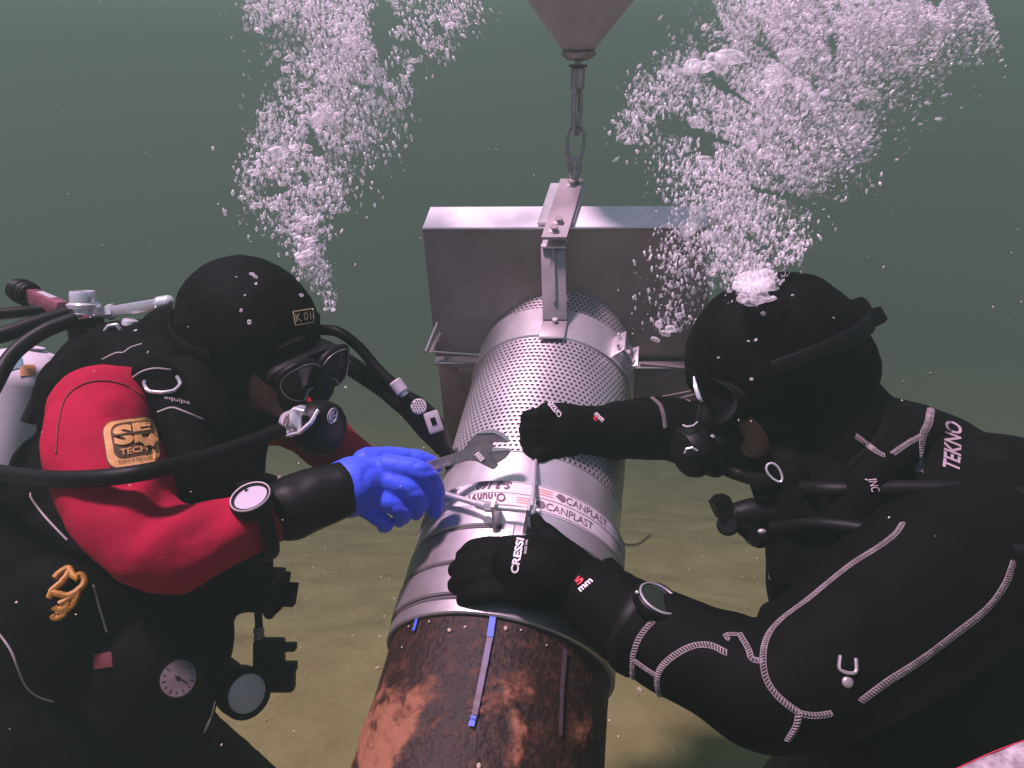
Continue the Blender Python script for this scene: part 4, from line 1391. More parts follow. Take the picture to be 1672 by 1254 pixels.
def right_clothes():
    mb = MB()
    mb.ell(RC + RU * .010 + RF * .004, (.132, .108, .122), (RF, RS, RU), 40, 26)
    mb.ell(RC + RF * .030 - RU * .045, (.090, .088, .095), (RF, RS, RU), 32, 20)
    mb.limb([(RC - RU * .03 - RF * .045, .092), L(1335, 655, 1.07, 88), L(1350, 720, 1.07, 100)], n=28)
    mb.limb([L(1240, 700, 1.06, 58), L(1270, 770, 1.05, 80), L(1330, 820, 1.04, 95)], n=24)
    h = skin('hood', mb, .005, [BLACK], RROOT, iters=6, wr=lambda p, n: .0022 * noise.fractal(p * 22 + Vector((7, 0, 0)), .9, 2, 3))
    cut_opening(h, RC, (RF * .90 - RU * .44).normalized(), 34, (RU, .82))
    # harness on the chest
    mb = MB()
    mb.limb([L(1520, 700, 1.02, 30), L(1440, 760, .93, 34), L(1390, 830, .915, 36), L(1350, 930, .93, 40), L(1340, 1040, .95, 40)], n=16)
    mb.limb([L(1290, 780, .97, 30), L(1300, 850, .965, 40), L(1290, 930, .965, 36)], n=16)
    mb.ell(P(1275, 1015, .93), (.030, .03, .024))
    v = skin('harness', mb, .0055, [BLACK2], RROOT, iters=4, wr=lambda p, n: .003 * noise.fractal(p * 22, .9, 2, 3), label='black chest harness with tube shaped pads')
    # cuffs of both gloves and hands
    gl = []
    mb = MB()
    mb.limb([L(1010, 1002, .885, 66), L(975, 980, .91, 62), L(935, 955, .93, 54), L(890, 935, pd(890, 935) - .038, 54), L(850, 925, pd(850, 925) - .034, 46)], n=28)
    mb.limb([L(905, 960, pd(905, 960) - .03, 42), L(860, 955, pd(860, 955) - .026, 40)], n=24)
    mb.limb([L(880, 905, pd(880, 905) - .03, 34), L(845, 905, pd(845, 905) - .028, 30)], n=24)
    fing = (((850, 893), (806, 893), (775, 897), (758, 908), 17.5), ((842, 915), (795, 914), (760, 921), (745, 931), 18), ((842, 941), (790, 941), (758, 948), (744, 957), 18), ((848, 965), (802, 968), (772, 973), (757, 979), 16.5))
    for k0, k1, k2, k3, r in fing:
        mb.limb([L(*k0, pd(*k0) - .024, r + 1.5), L(*k1, pd(*k1) - .021, r), L(*k2, pd(*k2) - .015, r - 1), L(*k3, pd(*k3) - .004, r - 3)])
    mb.limb([L(935, 925, .93, 34), L(908, 893, pd(908, 893) - .045, 25), L(884, 866, pd(884, 866) - .042, 17), L(876, 851, pd(876, 851) - .040, 12)])
    def gw(p, n): return .0013 * noise.fractal(p * 40, .9, 2, 3)
    g = skin('glove', mb, .0029, [BLACK], RROOT, iters=3, wr=gw, label='black neoprene glove laid flat over the coupling'); gl.append(g)
    mb = MB()
    mb.limb([L(1015, 702, 1.20, 48), L(985, 706, 1.18, 45), L(950, 706, 1.155, 44), L(915, 700, 1.13, 44)], n=28)
    mb.limb([L(925, 725, 1.14, 28), L(890, 728, 1.12, 26)], n=24)
    mb.limb([L(925, 690, 1.135, 32), L(896, 680, 1.12, 24)], n=24)
    for k in range(4):
        y = 680 + k * 18; x = 872 + abs(k - 1.2) * 3 - 4
        mb.limb([L(900, y, 1.105, 16), L(x, y + 2, 1.098, 15.5), L(x - 8, y + 4, 1.115, 14.5), L(x + 8, y + 6, 1.14, 13)])
    mb.limb([L(925, 738, 1.125, 20), L(895, 745, 1.105, 16), L(878, 742, 1.09, 13)])
    g = skin('glove', mb, .0032, [BLACK], RROOT, iters=3, wr=gw, label='black neoprene glove closed round the screwdriver'); gl.append(g)
    return h, v, gl
RHOOD, RHARN, RGLOVES = right_clothes()

RV = bvh_of(RBODY, RHOOD, RHARN)
def right_marks():
    g0, g1 = bvh_of(RGLOVES[0]), bvh_of(RGLOVES[1])
    redp = mat('red_print', (.60, .02, .05), .6)
    print_on('glove_print', 'CRESSI', g0, (846, 937), (10, -56), (-12.5, -2.5), WHITE, RGLOVES[0], bold=.035)
    print_on('glove_print', 'SINCE 1946', g0, (859.5, 905), (2.5, -22), (-4, -.6), WHITE, RGLOVES[0])
    print_on('glove_print', 'mm', g0, (949, 967), (20, -17), (-5, -5.5), WHITE, RGLOVES[0], bold=.03)
    print_on('glove_print', '5', g0, (945, 956), (10, -9), (-8, -7), redp, RGLOVES[0], bold=.03)
    print_on('glove_print', 'CRESSI', g1, (912, 683), (-18, -22), (6, -6), WHITE, RGLOVES[1], bold=.02, dflt=1.11)
    print_on('glove_print', 'mm', g1, (982, 690), (-13, -12), (4, -5), WHITE, RGLOVES[1], bold=.03)
    print_on('glove_print', '5', g1, (973, 689), (-6, -6), (5, -6), redp, RGLOVES[1], bold=.03)
    b = bvh_of(RBODY)
    def st(pts, w=.0050, step=3.2): stitch_on('stitched_seam', b, pts, w, THREAD, RROOT, step=step)
    st([(1474, 855), (1462, 872), (1435, 893), (1395, 918), (1360, 945), (1320, 978), (1275, 1012), (1253, 1040), (1246, 1072), (1250, 1105), (1264, 1130), (1285, 1150), (1304, 1163)])
    st([(1304, 1164), (1330, 1168), (1362, 1164)], .005)
    st([(1304, 1164), (1300, 1185), (1286, 1208)], .005)
    st([(1654, 918), (1640, 955), (1610, 995), (1560, 1035), (1500, 1080), (1450, 1112), (1404, 1146)], .006)
    st([(1068, 1012), (1045, 1040), (1034, 1070), (1033, 1098), (1034, 1118)], .0055)
    st([(1035, 1078), (1055, 1092), (1073, 1104)], .005)
    st([(1186, 1066), (1160, 1054), (1132, 1055), (1102, 1070), (1080, 1090), (1073, 1112), (1078, 1140), (1092, 1162)], .0055)
    st([(1190, 1045), (1185, 1037), (1208, 1036)], .004)
    st([(1208, 1036), (1222, 1060), (1228, 1076), (1246, 1080)], .005)
    st([(1065, 650), (1078, 662), (1084, 682), (1086, 700)], .006)
    st([(1084, 648), (1104, 648), (1128, 656)], .0045)
    vb = RV
    def sv(pts, w=.0055): stitch_on('stitched_seam', vb, pts, w, THREAD, RROOT)
    sv([(1520, 668), (1516, 690), (1506, 712), (1504, 740), (1500, 772)], .0085)
    sv([(1504, 712), (1482, 724), (1456, 742)], .006)
    sv([(1398, 712), (1416, 726), (1432, 738), (1445, 745)], .006)
    print_on('suit_print', 'TEKNO', vb, (1568, 768), (3, -78), (-29, -3), mat('suit_print', (.30, .23, .26), .7), RROOT, shear=.5, bold=.02)
    print_on('suit_print', 'JNC', vb, (1412, 782), (6, 22), (18, -2), mat('suit_print2', (.55, .40, .45), .7), RROOT)
    # tab with ring and rivet on the upper arm
    cord_on('tab_ring', b, [(1370, 1072), (1370, 1094), (1394, 1098), (1396, 1076)], .0018, STEEL_D, RROOT, lift=.003)
    p, n = hit(b, 1384, 1114)
    MB().ell(p, (.0058, .0058, .003), (*frame_of(n), n)).build('rivet', STEEL_D, RROOT)
    p, n = hit(vb, 1495, 794, .001)
    MB().ell(p, .002).build('rivet', CHROME, RROOT)
right_marks()

def right_gear():
    # mask in profile
    C = RC + RF * .098 - RU * .004
    root = empty('diving_mask', C, 'black diving mask seen edge on over the face of the black suited diver', 'mask')
    s = MB(); vs, fs = [], []
    n = 36
    for (sc, off) in ((.92, .030), (1.0, .026), (1.0, .012), (.96, -.012), (.90, -.045)):
        for k in range(n):
            a = 2 * math.pi * k / n; x, y = math.cos(a), math.sin(a)
            vs.append(C + RS * (.076 * x * sc) + RU * ((.042 if y > 0 else .050) * y * sc) + RF * (off - .020 * x * x))
    for j in range(4):
        for k in range(n): fs.append((j * n + k, j * n + (k + 1) % n, (j + 1) * n + (k + 1) % n, (j + 1) * n + k))
    s.add(vs, fs).build('skirt', RUBBER, root)
    lens = [C + RS * (.070 * math.cos(a)) + RU * (.040 * math.sin(a)) + RF * (.029 - .020 * math.cos(a) ** 2) for a in [2 * math.pi * k / n for k in range(n)]]
    MB().add([C + RF * .028] + lens, [(0, 1 + k, 1 + (k + 1) % n) for k in range(n)]).build('lens', LENS, root)
    MB().tube(lens, .0028, 8, closed=True).build('lens_trim', RUBBER, root)
    MB().tube(catmull([tuple(P(*q)) for q in ((1133, 615, 1.0), (1136, 632, .99), (1141, 648, .985), (1147, 656, .985))], 5), [.0012 + .0022 * math.sin(i / 15 * math.pi) for i in range(16)], 8).build('clip_and_glint', CHROME, root)  # glint on the mask edge, built as a tapering chrome sliver
    MB().limb([(C + RF * .025 - RU * .010, .012), (C + RF * .034 - RU * .036, .018), (C + RF * .020 - RU * .052, .016)]).build('nose_pocket', RUBBER, root)
    st = []
    for k in range(17):
        a = -1.1 - (2 * math.pi - 2.2) * k / 16
        st.append(RC + RU * .020 + RF * (.141 * math.cos(a)) + RS * (.118 * math.sin(a)))
    MB().tube(st, .013, 10, flat=(1.0, .22), up=RU).build('strap', RUBBER, root)
    # buckle block standing off the back of the hood
    p = [(1378, 492), (1395, 488), (1408, 484), (1418, 492), (1424, 503), (1438, 500), (1450, 520), (1444, 527), (1408, 545), (1385, 520)]
    MB().prism([P(x, y, 1.00) for x, y in p], FWD * .045).build('clip_and_glint', RUBBER, root)
    # regulator
    Cc = P(1134, 736, 1.045)
    root = empty('regulator', Cc, 'black second stage regulator in the mouth of the black suited diver', 'regulator')
    D = (-RGT * .86 - UPV * .25 - FWD * .32).normalized()
    MB().lathe([(.004, .026), (.020, .025), (.033, .019), (.038, .008), (.037, -.008), (.030, -.020), (.012, -.028)], Cc, D, 40).build('case', RUBBER, root)
    MB().cyl(P(1131, 742, 1.02), P(1128, 741, .998), .0115, n=24, bev=.003).build('knob', RUBBER, root)
    MB().tube([P(1118, 740, .995), P(1121, 733, .992), P(1130, 731, .99), P(1139, 736, .992)], .0016, 8).build('knob_glint', CHROME, root)  # bright arc added as the glint on the knob
    MB().tube([P(1115, 694, 1.02), P(1122, 697, 1.015), P(1132, 695, 1.015), P(1139, 689, 1.02)], .0014, 8).build('case_rim', CHROME, root)
    MB().limb([(RC + RF * .105 - RU * .070, .019), (Cc - D * .018, .018)]).build('mouthpiece', RUBBER, root)
    MB().limb([L(1150, 752, 1.05, 24), L(1168, 762, 1.05, 18)]).build('exhaust_tee', RUBBER, root)
    hose('breathing_hose', [(1160, 755, 1.06), (1210, 775, 1.05), (1270, 790, .99), (1350, 800, .92), (1450, 798, .90), (1560, 800, .88), (1700, 812, .86)], .0105, 'black hose from the black suited diver regulator over the chest')
    hose('chest_hose', [(1262, 862, .96), (1340, 856, .90), (1440, 868, .86), (1560, 885, .82), (1700, 905, .80)], .0085, 'thin black hose looping over the stitched shoulder')
    # octopus clip in front of the chest
    oc = empty('inflator_valve', P(1230, 890, 1.0), 'black inflator valve with lobed buttons sticking out from the harness', 'valve')
    MB().limb([L(1262, 835, .98, 26), L(1225, 838, .98, 24), L(1200, 842, .98, 20)]).build('valve_body', RUBBER, oc)
    MB().limb([L(1205, 845, .98, 20), L(1225, 862, .98, 20), L(1240, 878, .98, 17)]).build('valve_body', RUBBER, oc)
    MB().prism([P(x, y, .965) for x, y in ((1166, 824), (1178, 812), (1192, 811), (1197, 822), (1196, 850), (1178, 850))], FWD * .03).build('button', RUBBER, oc)
    MB().cyl(P(1188, 857, .965), P(1189, 857, .995), .0145, n=24, bev=.003).build('button', RUBBER, oc)
    MB().prism([P(x, y, .965) for x, y in ((1218, 872), (1240, 862), (1256, 884), (1230, 893))], FWD * .028).build('outlet', RUBBER, oc)
    MB().ell(P(1244, 868, .955), (.006, .004, .004)).build('button', STEEL_D, oc)
    dr = empty('d_ring', P(1262, 785, .95), 'small steel ring at the collar of the chest harness', 'ring')
    k = MB(); loop(k, P(1265, 772, .95), ((RGT * .8 + UPV * .6).normalized(), (UPV * .8 - RGT * .6).normalized()), .014, .006, .009, .0016); k.build('ring', CHROME, dr)
    MB().limb([L(1240, 795, .96, 14), L(1262, 790, .96, 12)]).build('webbing', BLACK2, dr)
    sn = hit(bvh_of(RBODY), 1258, 942, .002)
    MB().ell(P(1258, 940, .99), (.003, .003, .006), (RGT, FWD, UPV)).build('snap_button', CHROME, RROOT)
    # watch on the wrist
    b, nn = hit(bvh_of(RBODY, RGLOVES[0]), 1072, 1000)
    wt = empty('dive_computer', b, 'black wrist dive computer with steel rim on the black sleeve', 'watch')
    n = (UPV * .84 + RGT * .36 - FWD * .40).normalized(); c = P(1073, 983, .822)
    x, u = frame_of(n)
    MB().lathe([(.020, -.012), (.0265, -.008), (.0265, .003), (.0235, .006), (.021, .005)], c, n, 40).build('case', RUBBER, wt)
    MB().lathe([(.021, .0051), (.001, .0056)], c, n, 40).build('glass', mat('watch_glass', (.02, .03, .022), .12, coat=.8), wt)
    MB().tube([c + n * .0060 + x * (math.cos(a) * .0232) + u * (math.sin(a) * .0232) for a in [2 * math.pi * k / 36 for k in range(36)]], .0014, 6, closed=True).build('rim', STEEL, wt)
    for (px, py) in ((1040, 967), (1088, 1000), (1099, 1004), (1106, 1003)):
        MB().ell(P(px, py, .815), .0022).build('push_button', STEEL, wt)
    fa = (P(1062, 1035, .85) - P(985, 988, .90)).normalized(); ctr = P(1050, 1028, .862)
    e1 = (n - fa * n.dot(fa)).normalized(); e2 = fa.cross(e1)
    MB().tube([ctr + e1 * (.0555 * math.cos(a)) + e2 * (.0555 * math.sin(a)) for a in [2 * math.pi * k / 28 for k in range(28)]], .010, 8, closed=True, flat=(.9, .22), up=fa).build('strap', RUBBER, wt)
    # webbing loop under the wrist, dangling to the coupling
    pts = [P(992, 912, 1.02), P(1005, 925, 1.0), P(1016, 942, .98), P(1028, 965, .93), P(1033, 975, .87)]
    MB().tube(catmull([tuple(p) for p in pts], 6), .008, 8, flat=(1, .15), up=RGT).build('webbing_strap', BLACK2, None, label='short black webbing strap between coupling and black wrist', cat='strap')
    # pale corner of a bag by the hip
    pale = mat('pale_vinyl', (.50, .45, .47), .6, color2=(.20, .16, .18), cscale=70, bump=.3, bscale=40, bdist=.003)
    fl = empty('bag', P(1640, 1290, .78), 'pale mottled bag edge with thin red and blue hem below the black suited diver', 'bag')
    path = catmull([tuple(P(1520, 1275, .76)), tuple(P(1580, 1247, .77)), tuple(P(1630, 1225, .78)), tuple(P(1700, 1202, .79)), tuple(P(1790, 1190, .80))], 8)
    mb = MB(); vs, fs = [], []
    for i, p in enumerate(path):
        p = Vector(p)
        for k in range(12):
            t = k / 11
            vs.append(p - UPV * (.02 + .20 * t) * t + FWD * (-.05 * math.sin(t * 2.6)) + RGT * .02 * t + FWD * .006 * noise.noise(p * 30 + Vector((k, 0, 0))))
    m = len(path)
    for i in range(m - 1):
        for k in range(11): fs.append((i * 12 + k, i * 12 + k + 1, (i + 1) * 12 + k + 1, (i + 1) * 12 + k))
    mb.add(vs, fs); o = mb.build('bag_side', pale, fl, smooth=180)
    so = o.modifiers.new('thickness', 'SOLIDIFY'); so.thickness = .004
    MB().tube([Vector(p) + UPV * .0002 for p in path], .0007, 8).build('red_hem', mat('hem_red', (.45, .02, .06), .7), fl)
    for k in range(8):
        p = Vector(path[4 + k]) - UPV * .010 - FWD * .018
        if k % 2 == 0: MB().ell(p, (.008, .003, .004), (RGT, FWD, UPV)).build('blue_mark', mat('mark_blue', (.03, .05, .40), .6), fl)
right_gear()

# pale rope end lying off the coupling
sm = catmull([tuple(P(*q)) for q in ((1012, 884, 1.45), (1025, 890, 1.45), (1043, 888, 1.44), (1058, 877, 1.42), (1062, 874, 1.42))], 8)
MB().tube(sm, .0028, 8).build('rope_end', mat('pale_rope', (.75, .70, .55), .8), None, label='frayed pale rope end trailing beside the strainer tube', cat='rope')
# ------------------------------------------------------------------ exhaled air
def bubble_material(name, lo, hi, tl_fac, rough):
    m = bpy.data.materials.new(name); m.use_nodes = True
    nt = m.node_tree; b = nt.nodes['Principled BSDF']
    b.inputs['Base Color'].default_value = (.97, .95, .97, 1)
    b.inputs['Roughness'].default_value = rough
    b.inputs['Specular IOR Level'].default_value = .9
    b.inputs['Coat Weight'].default_value = .6
    tl = nt.nodes.new('ShaderNodeBsdfTranslucent'); tl.inputs['Color'].default_value = (.97, .95, .97, 1)
    m0 = nt.nodes.new('ShaderNodeMixShader'); m0.inputs['Fac'].default_value = tl_fac
    nt.links.new(b.outputs[0], m0.inputs[1]); nt.links.new(tl.outputs[0], m0.inputs[2])
    tr = nt.nodes.new('ShaderNodeBsdfTransparent')
    mx = nt.nodes.new('ShaderNodeMixShader')
    lw = nt.nodes.new('ShaderNodeLayerWeight'); lw.inputs['Blend'].default_value = .42
    mr = nt.nodes.new('ShaderNodeMapRange'); mr.inputs['To Min'].default_value = lo; mr.inputs['To Max'].default_value = hi
    nt.links.new(lw.outputs['Facing'], mr.inputs['Value'])
    tc = nt.nodes.new('ShaderNodeTexCoord')
    ns = nt.nodes.new('ShaderNodeTexNoise'); ns.inputs['Scale'].default_value = 1.6; ns.inputs['Detail'].default_value = 3; ns.inputs['Distortion'].default_value = 1.5
    nt.links.new(tc.outputs['Object'], ns.inputs['Vector'])
    m2 = nt.nodes.new('ShaderNodeMapRange'); m2.inputs['From Min'].default_value = .38; m2.inputs['From Max'].default_value = .62; m2.inputs['To Min'].default_value = .35; m2.inputs['To Max'].default_value = 1.0
    nt.links.new(ns.outputs['Fac'], m2.inputs['Value'])
    mu = nt.nodes.new('ShaderNodeMath'); mu.operation = 'MULTIPLY'
    nt.links.new(mr.outputs[0], mu.inputs[0]); nt.links.new(m2.outputs[0], mu.inputs[1])
    ge = nt.nodes.new('ShaderNodeNewGeometry')
    m3 = nt.nodes.new('ShaderNodeMapRange'); m3.inputs['To Min'].default_value = .22; m3.inputs['To Max'].default_value = 1.35
    nt.links.new(ge.outputs['Random Per Island'], m3.inputs['Value'])
    mv = nt.nodes.new('ShaderNodeMath'); mv.operation = 'MULTIPLY'; mv.use_clamp = True
    nt.links.new(mu.outputs[0], mv.inputs[0]); nt.links.new(m3.outputs[0], mv.inputs[1])
    nt.links.new(mv.outputs[0], mx.inputs['Fac'])
    nt.links.new(tr.outputs[0], mx.inputs[1]); nt.links.new(m0.outputs[0], mx.inputs[2])
    nt.links.new(mx.outputs[0], nt.nodes['Material Output'].inputs['Surface'])
    return m
AIR = bubble_material('air_bubble_fine', .60, 1.0, .30, .08)
AIR_BIG = bubble_material('air_bubble', .16, 1.0, .30, .05)

def ico(sub):
    bm = bmesh.new(); bmesh.ops.create_icosphere(bm, subdivisions=sub, radius=1)
    v = np.array([x.co[:] for x in bm.verts]); f = np.array([[w.index for w in x.verts] for x in bm.faces]); bm.free()
    return v, f

def blob_mesh(name, seed, sub=3):
    """one wobbling bubble, flattened and dented, unit radius"""
    v, f = ico(sub)
    out = []
    for p in v:
        q = Vector(p)
        a = noise.fractal(q * 1.1 + Vector((seed * 3.7, seed, 0)), .8, 2, 3)
        r = 1 + .34 * a
        z = q.z * (.62 if q.z > 0 else .42)
        out.append((q.x * r, q.y * r, z * r))
    me = bpy.data.meshes.new(name); me.from_pydata(out, [], [tuple(int(i) for i in t) for t in f])
    me.polygons.foreach_set('use_smooth', [True] * len(me.polygons)); me.materials.append(AIR_BIG)
    return me

def plume(knots, n):
    """knots: (px, py, half width px, depth, weight, streak dx, streak dy); returns rows px, py, depth, streak angle"""
    k = np.array(knots, float)
    w = k[:-1, 4] + k[1:, 4]
    seg = np.hypot(np.diff(k[:, 0]), np.diff(k[:, 1])) * w
    i = rng.choice(len(seg), n, p=seg / seg.sum())
    t = rng.random(n)[:, None]
    q = k[i] * (1 - t) + k[i + 1] * t
    dx, dy = k[i + 1, 0] - k[i, 0], k[i + 1, 1] - k[i, 1]
    l = np.hypot(dx, dy) + 1e-9
    off = np.clip(rng.normal(0, .58, n), -1.9, 1.9) * q[:, 2]
    px = q[:, 0] - dy / l * off; py = q[:, 1] + dx / l * off
    dep = q[:, 3] + rng.normal(0, .30, n) * q[:, 2] / FPX * q[:, 3]
    return px, py, dep, np.arctan2(q[:, 6], q[:, 5])

def clumped(px, py, sc, thr, seed):
    """break the plume into clusters: keep points where a noise field is high"""
    keep = []
    for x, y in zip(px, py):
        a = noise.fractal(Vector((x / sc + seed, y / sc * .8, seed)), .8, 2, 3)
        keep.append(a > thr + .25 * (random.random() - .5))
    return np.array(keep)

LEFT = [  # main column over the diver in red sleeves
    [(545, 505, 8, 1.10, .08, 0, 1), (530, 460, 16, 1.10, .2, 0, 1), (500, 420, 24, 1.11, .6, .1, 1), (498, 370, 46, 1.12, .6, .1, 1), (480, 310, 80, 1.13, 1, .2, 1), (505, 250, 70, 1.14, 1.0, .1, 1), (525, 200, 78, 1.15, 1.2, .1, 1), (560, 130, 88, 1.16, 1.4, .1, 1), (575, 60, 90, 1.17, 1.6, 0, 1), (580, -20, 110, 1.18, 1.6, 0, 1)],
    [(580, 240, 50, 1.16, .3, 0, 1), (640, 180, 34, 1.17, .5, 0, 1), (620, 100, 40, 1.18, .5, 0, 1)],
    [(690, 80, 30, 1.2, .5, -.5, 1), (730, 45, 34, 1.2, .9, -.6, 1), (760, -10, 40, 1.2, .6, -.5, 1)],
    [(440, 40, 34, 1.16, .6, .3, 1), (420, -10, 40, 1.17, .8, .3, 1), (520, 10, 50, 1.17, 1, .1, 1)],
    [(395, 330, 18, 1.12, .4, .4, 1), (420, 300, 30, 1.12, .6, .4, 1), (450, 160, 26, 1.14, .35, .2, 1)]]
RIGHT = [
    [(1240, 480, 26, .98, .5, .3, 1), (1215, 420, 60, 1.02, .8, .2, 1), (1180, 360, 80, 1.05, .9, .1, 1), (1200, 300, 105, 1.06, 1.3, .1, 1), (1210, 240, 125, 1.07, 1.6, .3, 1), (1240, 180, 120, 1.08, 1.8, .6, 1), (1290, 120, 120, 1.09, 2, 1, .8), (1370, 70, 115, 1.10, 2, 1, .6), (1470, 30, 95, 1.11, 1.9, 1, .5), (1600, -20, 80, 1.12, 1.6, 1, .45)],
    [(1180, 40, 60, 1.1, 1.1, .2, 1), (1250, 10, 70, 1.1, 1.4, .6, 1), (1350, -10, 70, 1.1, 1.4, 1, .7)],
    [(1100, 540, 34, 1.22, .35, .1, 1), (1100, 470, 50, 1.22, .40, .1, 1), (1120, 400, 46, 1.2, .6, .1, 1), (1140, 340, 40, 1.15, .6, .1, 1)],
    [(1035, 235, 24, 1.06, .45, .2, 1), (1035, 180, 30, 1.06, .6, .2, 1), (1080, 140, 40, 1.07, .9, .6, 1), (1150, 110, 40, 1.07, 1.2, 1, .5)],
    [(1290, 300, 40, 1.06, .5, 1, .6), (1370, 240, 36, 1.07, .7, 1, .5), (1400, 180, 34, 1.08, .7, 1, .5), (1400, 270, 22, 1.08, .5, 1, .5)],
    [(1270, 420, 30, 1.0, .6, .3, 1), (1310, 410, 22, 1.0, .6, .3, 1), (1290, 360, 30, 1.03, .4, .3, 1)]]

def cloud(name, knots, n, seed, rmin, rmax, label, thr=-.52, core=.0):
    PX, PY, DD, AN = [], [], [], []
    tot = sum(sum((a[4] + b[4]) * math.hypot(a[0] - b[0], a[1] - b[1]) * (a[2] + b[2]) for a, b in zip(k, k[1:])) for k in knots)
    for k in knots:
        w = sum((a[4] + b[4]) * math.hypot(a[0] - b[0], a[1] - b[1]) * (a[2] + b[2]) for a, b in zip(k, k[1:]))
        px, py, dd, an = plume(k, max(20, int(n * w / tot)))
        PX.append(px); PY.append(py); DD.append(dd); AN.append(an)
    px, py, dd, an = map(np.concatenate, (PX, PY, DD, AN))
    kp = clumped(px, py, 75, thr, seed)
    px, py, dd, an = px[kp], py[kp], dd[kp], an[kp]
    m = len(px)
    r = rmin + (rmax - rmin) * rng.random(m) ** 4.2
    return px, py, dd, an, r

def place(px, py, dd):
    return np.array([P(x, y, d)[:] for x, y, d in zip(px, py, dd)])

def mass(name, px, py, dd, an, r, label):
    """the countless small bubbles of a plume as one object"""
    v1, f1 = ico(1)
    m = len(px)
    pos = place(px, py, dd)
    sx = np.array(RGT[:]); su = np.array(UPV[:]); sf = np.array(FWD[:])
    stretch = 1 + .9 * rng.random(m) ** 2
    ang = an + rng.normal(0, .35, m)
    ax1 = np.cos(ang)[:, None] * sx + np.sin(ang)[:, None] * su
    ax2 = -np.sin(ang)[:, None] * sx + np.cos(ang)[:, None] * su
    rr = r * dd / FPX
    jit = 1 + .13 * rng.standard_normal((m, len(v1)))
    jit = np.clip(jit, .5, 1.6)
    V = pos[:, None, :] + (v1[None, :, 0:1] * (rr * stretch)[:, None, None] * ax1[:, None, :] + v1[None, :, 1:2] * (rr * .62)[:, None, None] * ax2[:, None, :] + v1[None, :, 2:3] * (rr * .8)[:, None, None] * sf[None, None, :]) * jit[:, :, None]
    F = f1[None] + (np.arange(m) * len(v1))[:, None, None]
    c = pos.mean(0)
    V = (V - c).reshape(-1, 3); F = F.reshape(-1, 3)
    me = bpy.data.meshes.new(name)
    me.vertices.add(len(V)); me.vertices.foreach_set('co', V.ravel())
    me.loops.add(len(F) * 3); me.loops.foreach_set('vertex_index', F.ravel().astype(np.int32))
    me.polygons.add(len(F)); me.polygons.foreach_set('loop_start', np.arange(0, len(F) * 3, 3, dtype=np.int32))
    me.polygons.foreach_set('use_smooth', [True] * len(F))
    me.update(calc_edges=True); me.validate()
    me.materials.append(AIR)
    o = bpy.data.objects.new(name, me); put(o, name, None, Vector(c))
    tag(o, label, 'bubbles', None, 'stuff')

BLOBS = [blob_mesh('bubble', k + 1) for k in range(8)]
def singles(px, py, dd, r, label, group, extra=()):
    r2 = random.Random(len(px))
    for x, y, d, q in list(zip(px, py, dd, r)) + list(extra):
        o = bpy.data.objects.new('bubble', BLOBS[r2.randrange(8)])
        put(o, 'bubble', None, P(x, y, d))
        s = q * d / FPX
        o.scale = (s * r2.uniform(.8, 1.35), s * r2.uniform(.8, 1.2), s * r2.uniform(.8, 1.2))
        o.rotation_euler = (r2.gauss(0, .35), r2.gauss(0, .35), r2.uniform(0, 6.28))
        tag(o, label, 'bubble', group)

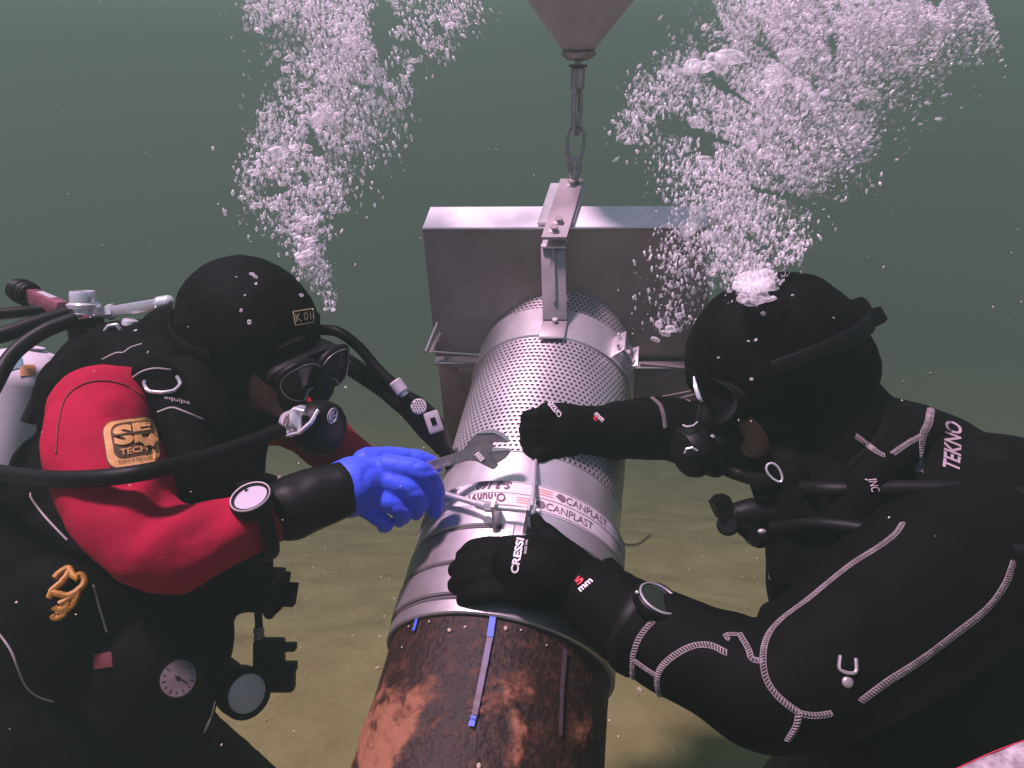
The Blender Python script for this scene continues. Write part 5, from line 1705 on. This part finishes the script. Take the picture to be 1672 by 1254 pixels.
def build_bubbles():
    for (kn, n, nl, seed, lab, labm, grp, extra) in (
        (LEFT, 21000, 120, 1.3, 'large air bubble rising above the diver in red sleeves', 'fine air bubbles streaming up from the diver in red sleeves', 'bubbles above the red sleeved diver',
         [(535, 185, 1.14, 15), (550, 195, 1.14, 13), (520, 195, 1.14, 12), (500, 195, 1.14, 10), (455, 250, 1.12, 12), (480, 242, 1.12, 9), (415, 282, 1.12, 10), (500, 360, 1.10, 11), (512, 365, 1.10, 9), (495, 425, 1.09, 12), (505, 412, 1.09, 10), (488, 418, 1.09, 8), (490, 390, 1.10, 7), (508, 392, 1.09, 9),
          (570, 68, 1.16, 11), (471, 96, 1.15, 7), (420, 335, 1.11, 8), (446, 336, 1.11, 9), (745, 25, 1.2, 10), (735, 42, 1.2, 9), (412, 448, 1.02, 5), (417, 452, 1.02, 4), (520, 480, 1.05, 3), (537, 478, 1.06, 4), (532, 505, 1.06, 4), (544, 506, 1.06, 4), (487, 456, 1.04, 3.5), (492, 482, 1.03, 3), (407, 526, 1.0, 4), (394, 507, 1.0, 3.5), (400, 482, 1.0, 2.5), (418, 463, 1.01, 3), (386, 452, 1.01, 2)]),
        (RIGHT, 62000, 130, 4.1, 'large air bubble rising above the diver in the black wetsuit', 'fine air bubbles streaming up from the diver in the black wetsuit', 'bubbles above the black suited diver',
         [(1232, 460, .95, 26), (1250, 468, .95, 20), (1215, 470, .95, 18), (1238, 486, .94, 17), (1225, 495, .94, 12), (1252, 490, .94, 10), (1212, 488, .94, 9), (1170, 105, 1.07, 24), (1190, 95, 1.07, 20), (1150, 110, 1.07, 18), (1130, 108, 1.07, 14), (1495, 100, 1.10, 11), (1482, 108, 1.10, 12), (1470, 112, 1.1, 9), (1290, 90, 1.08, 16), (1270, 120, 1.08, 20), (1310, 140, 1.08, 15), (1260, 140, 1.08, 18), (1180, 340, 1.05, 12), (1125, 375, 1.12, 12), (1175, 385, 1.08, 11), (1425, 155, 1.09, 10), (1330, 170, 1.08, 13), (1260, 245, 1.06, 14), (1138, 200, 1.07, 12), (1150, 260, 1.07, 9), (1085, 545, 1.20, 8), (1095, 538, 1.2, 8), (1076, 530, 1.2, 7), (1110, 515, 1.2, 8), (1070, 555, 1.2, 7),
          (1173, 584, .94, 2.5), (1222, 557, .94, 2.5), (1234, 555, .94, 3), (1227, 619, .94, 3), (1164, 712, .99, 3), (1246, 512, .94, 4), (1278, 458, .96, 3), (1294, 482, .95, 2.5), (1375, 328, 1.05, 3)])):
        px, py, dd, an, r = cloud('bubbles', kn, n, seed, .5, 4.6, labm)
        o = np.argsort(-r)
        big, sm = o[:nl], o[nl:]
        singles(px[big], py[big], dd[big], r[big] * rng.uniform(.8, 1.6, nl), lab, grp, extra)
        mass('bubble_mass', px[sm], py[sm], dd[sm], an[sm], r[sm], labm)
build_bubbles()

def build_specks():
    """silt drifting in the water"""
    r3 = random.Random(11)
    mb = MB()
    for k in range(420):
        d = r3.uniform(.55, 3.2)
        p = P(r3.uniform(-100, 1770), r3.uniform(-60, 1254), d)
        if p.z < SEABED + .15: continue
        s = r3.uniform(.0003, .0009) * (1 + .4 * d)
        a = Vector((r3.gauss(0, 1), r3.gauss(0, 1), r3.gauss(0, 1))).normalized(); b, c = frame_of(a)
        mb.ell(p, (s * r3.uniform(1, 2), s, s * .7), (a, b, c), 6, 4)
    mb.build('drifting_silt', mat('silt_speck', (.5, .46, .38), .9), None, kind='stuff', label='pale specks of silt drifting through the water', cat='silt')
build_specks()
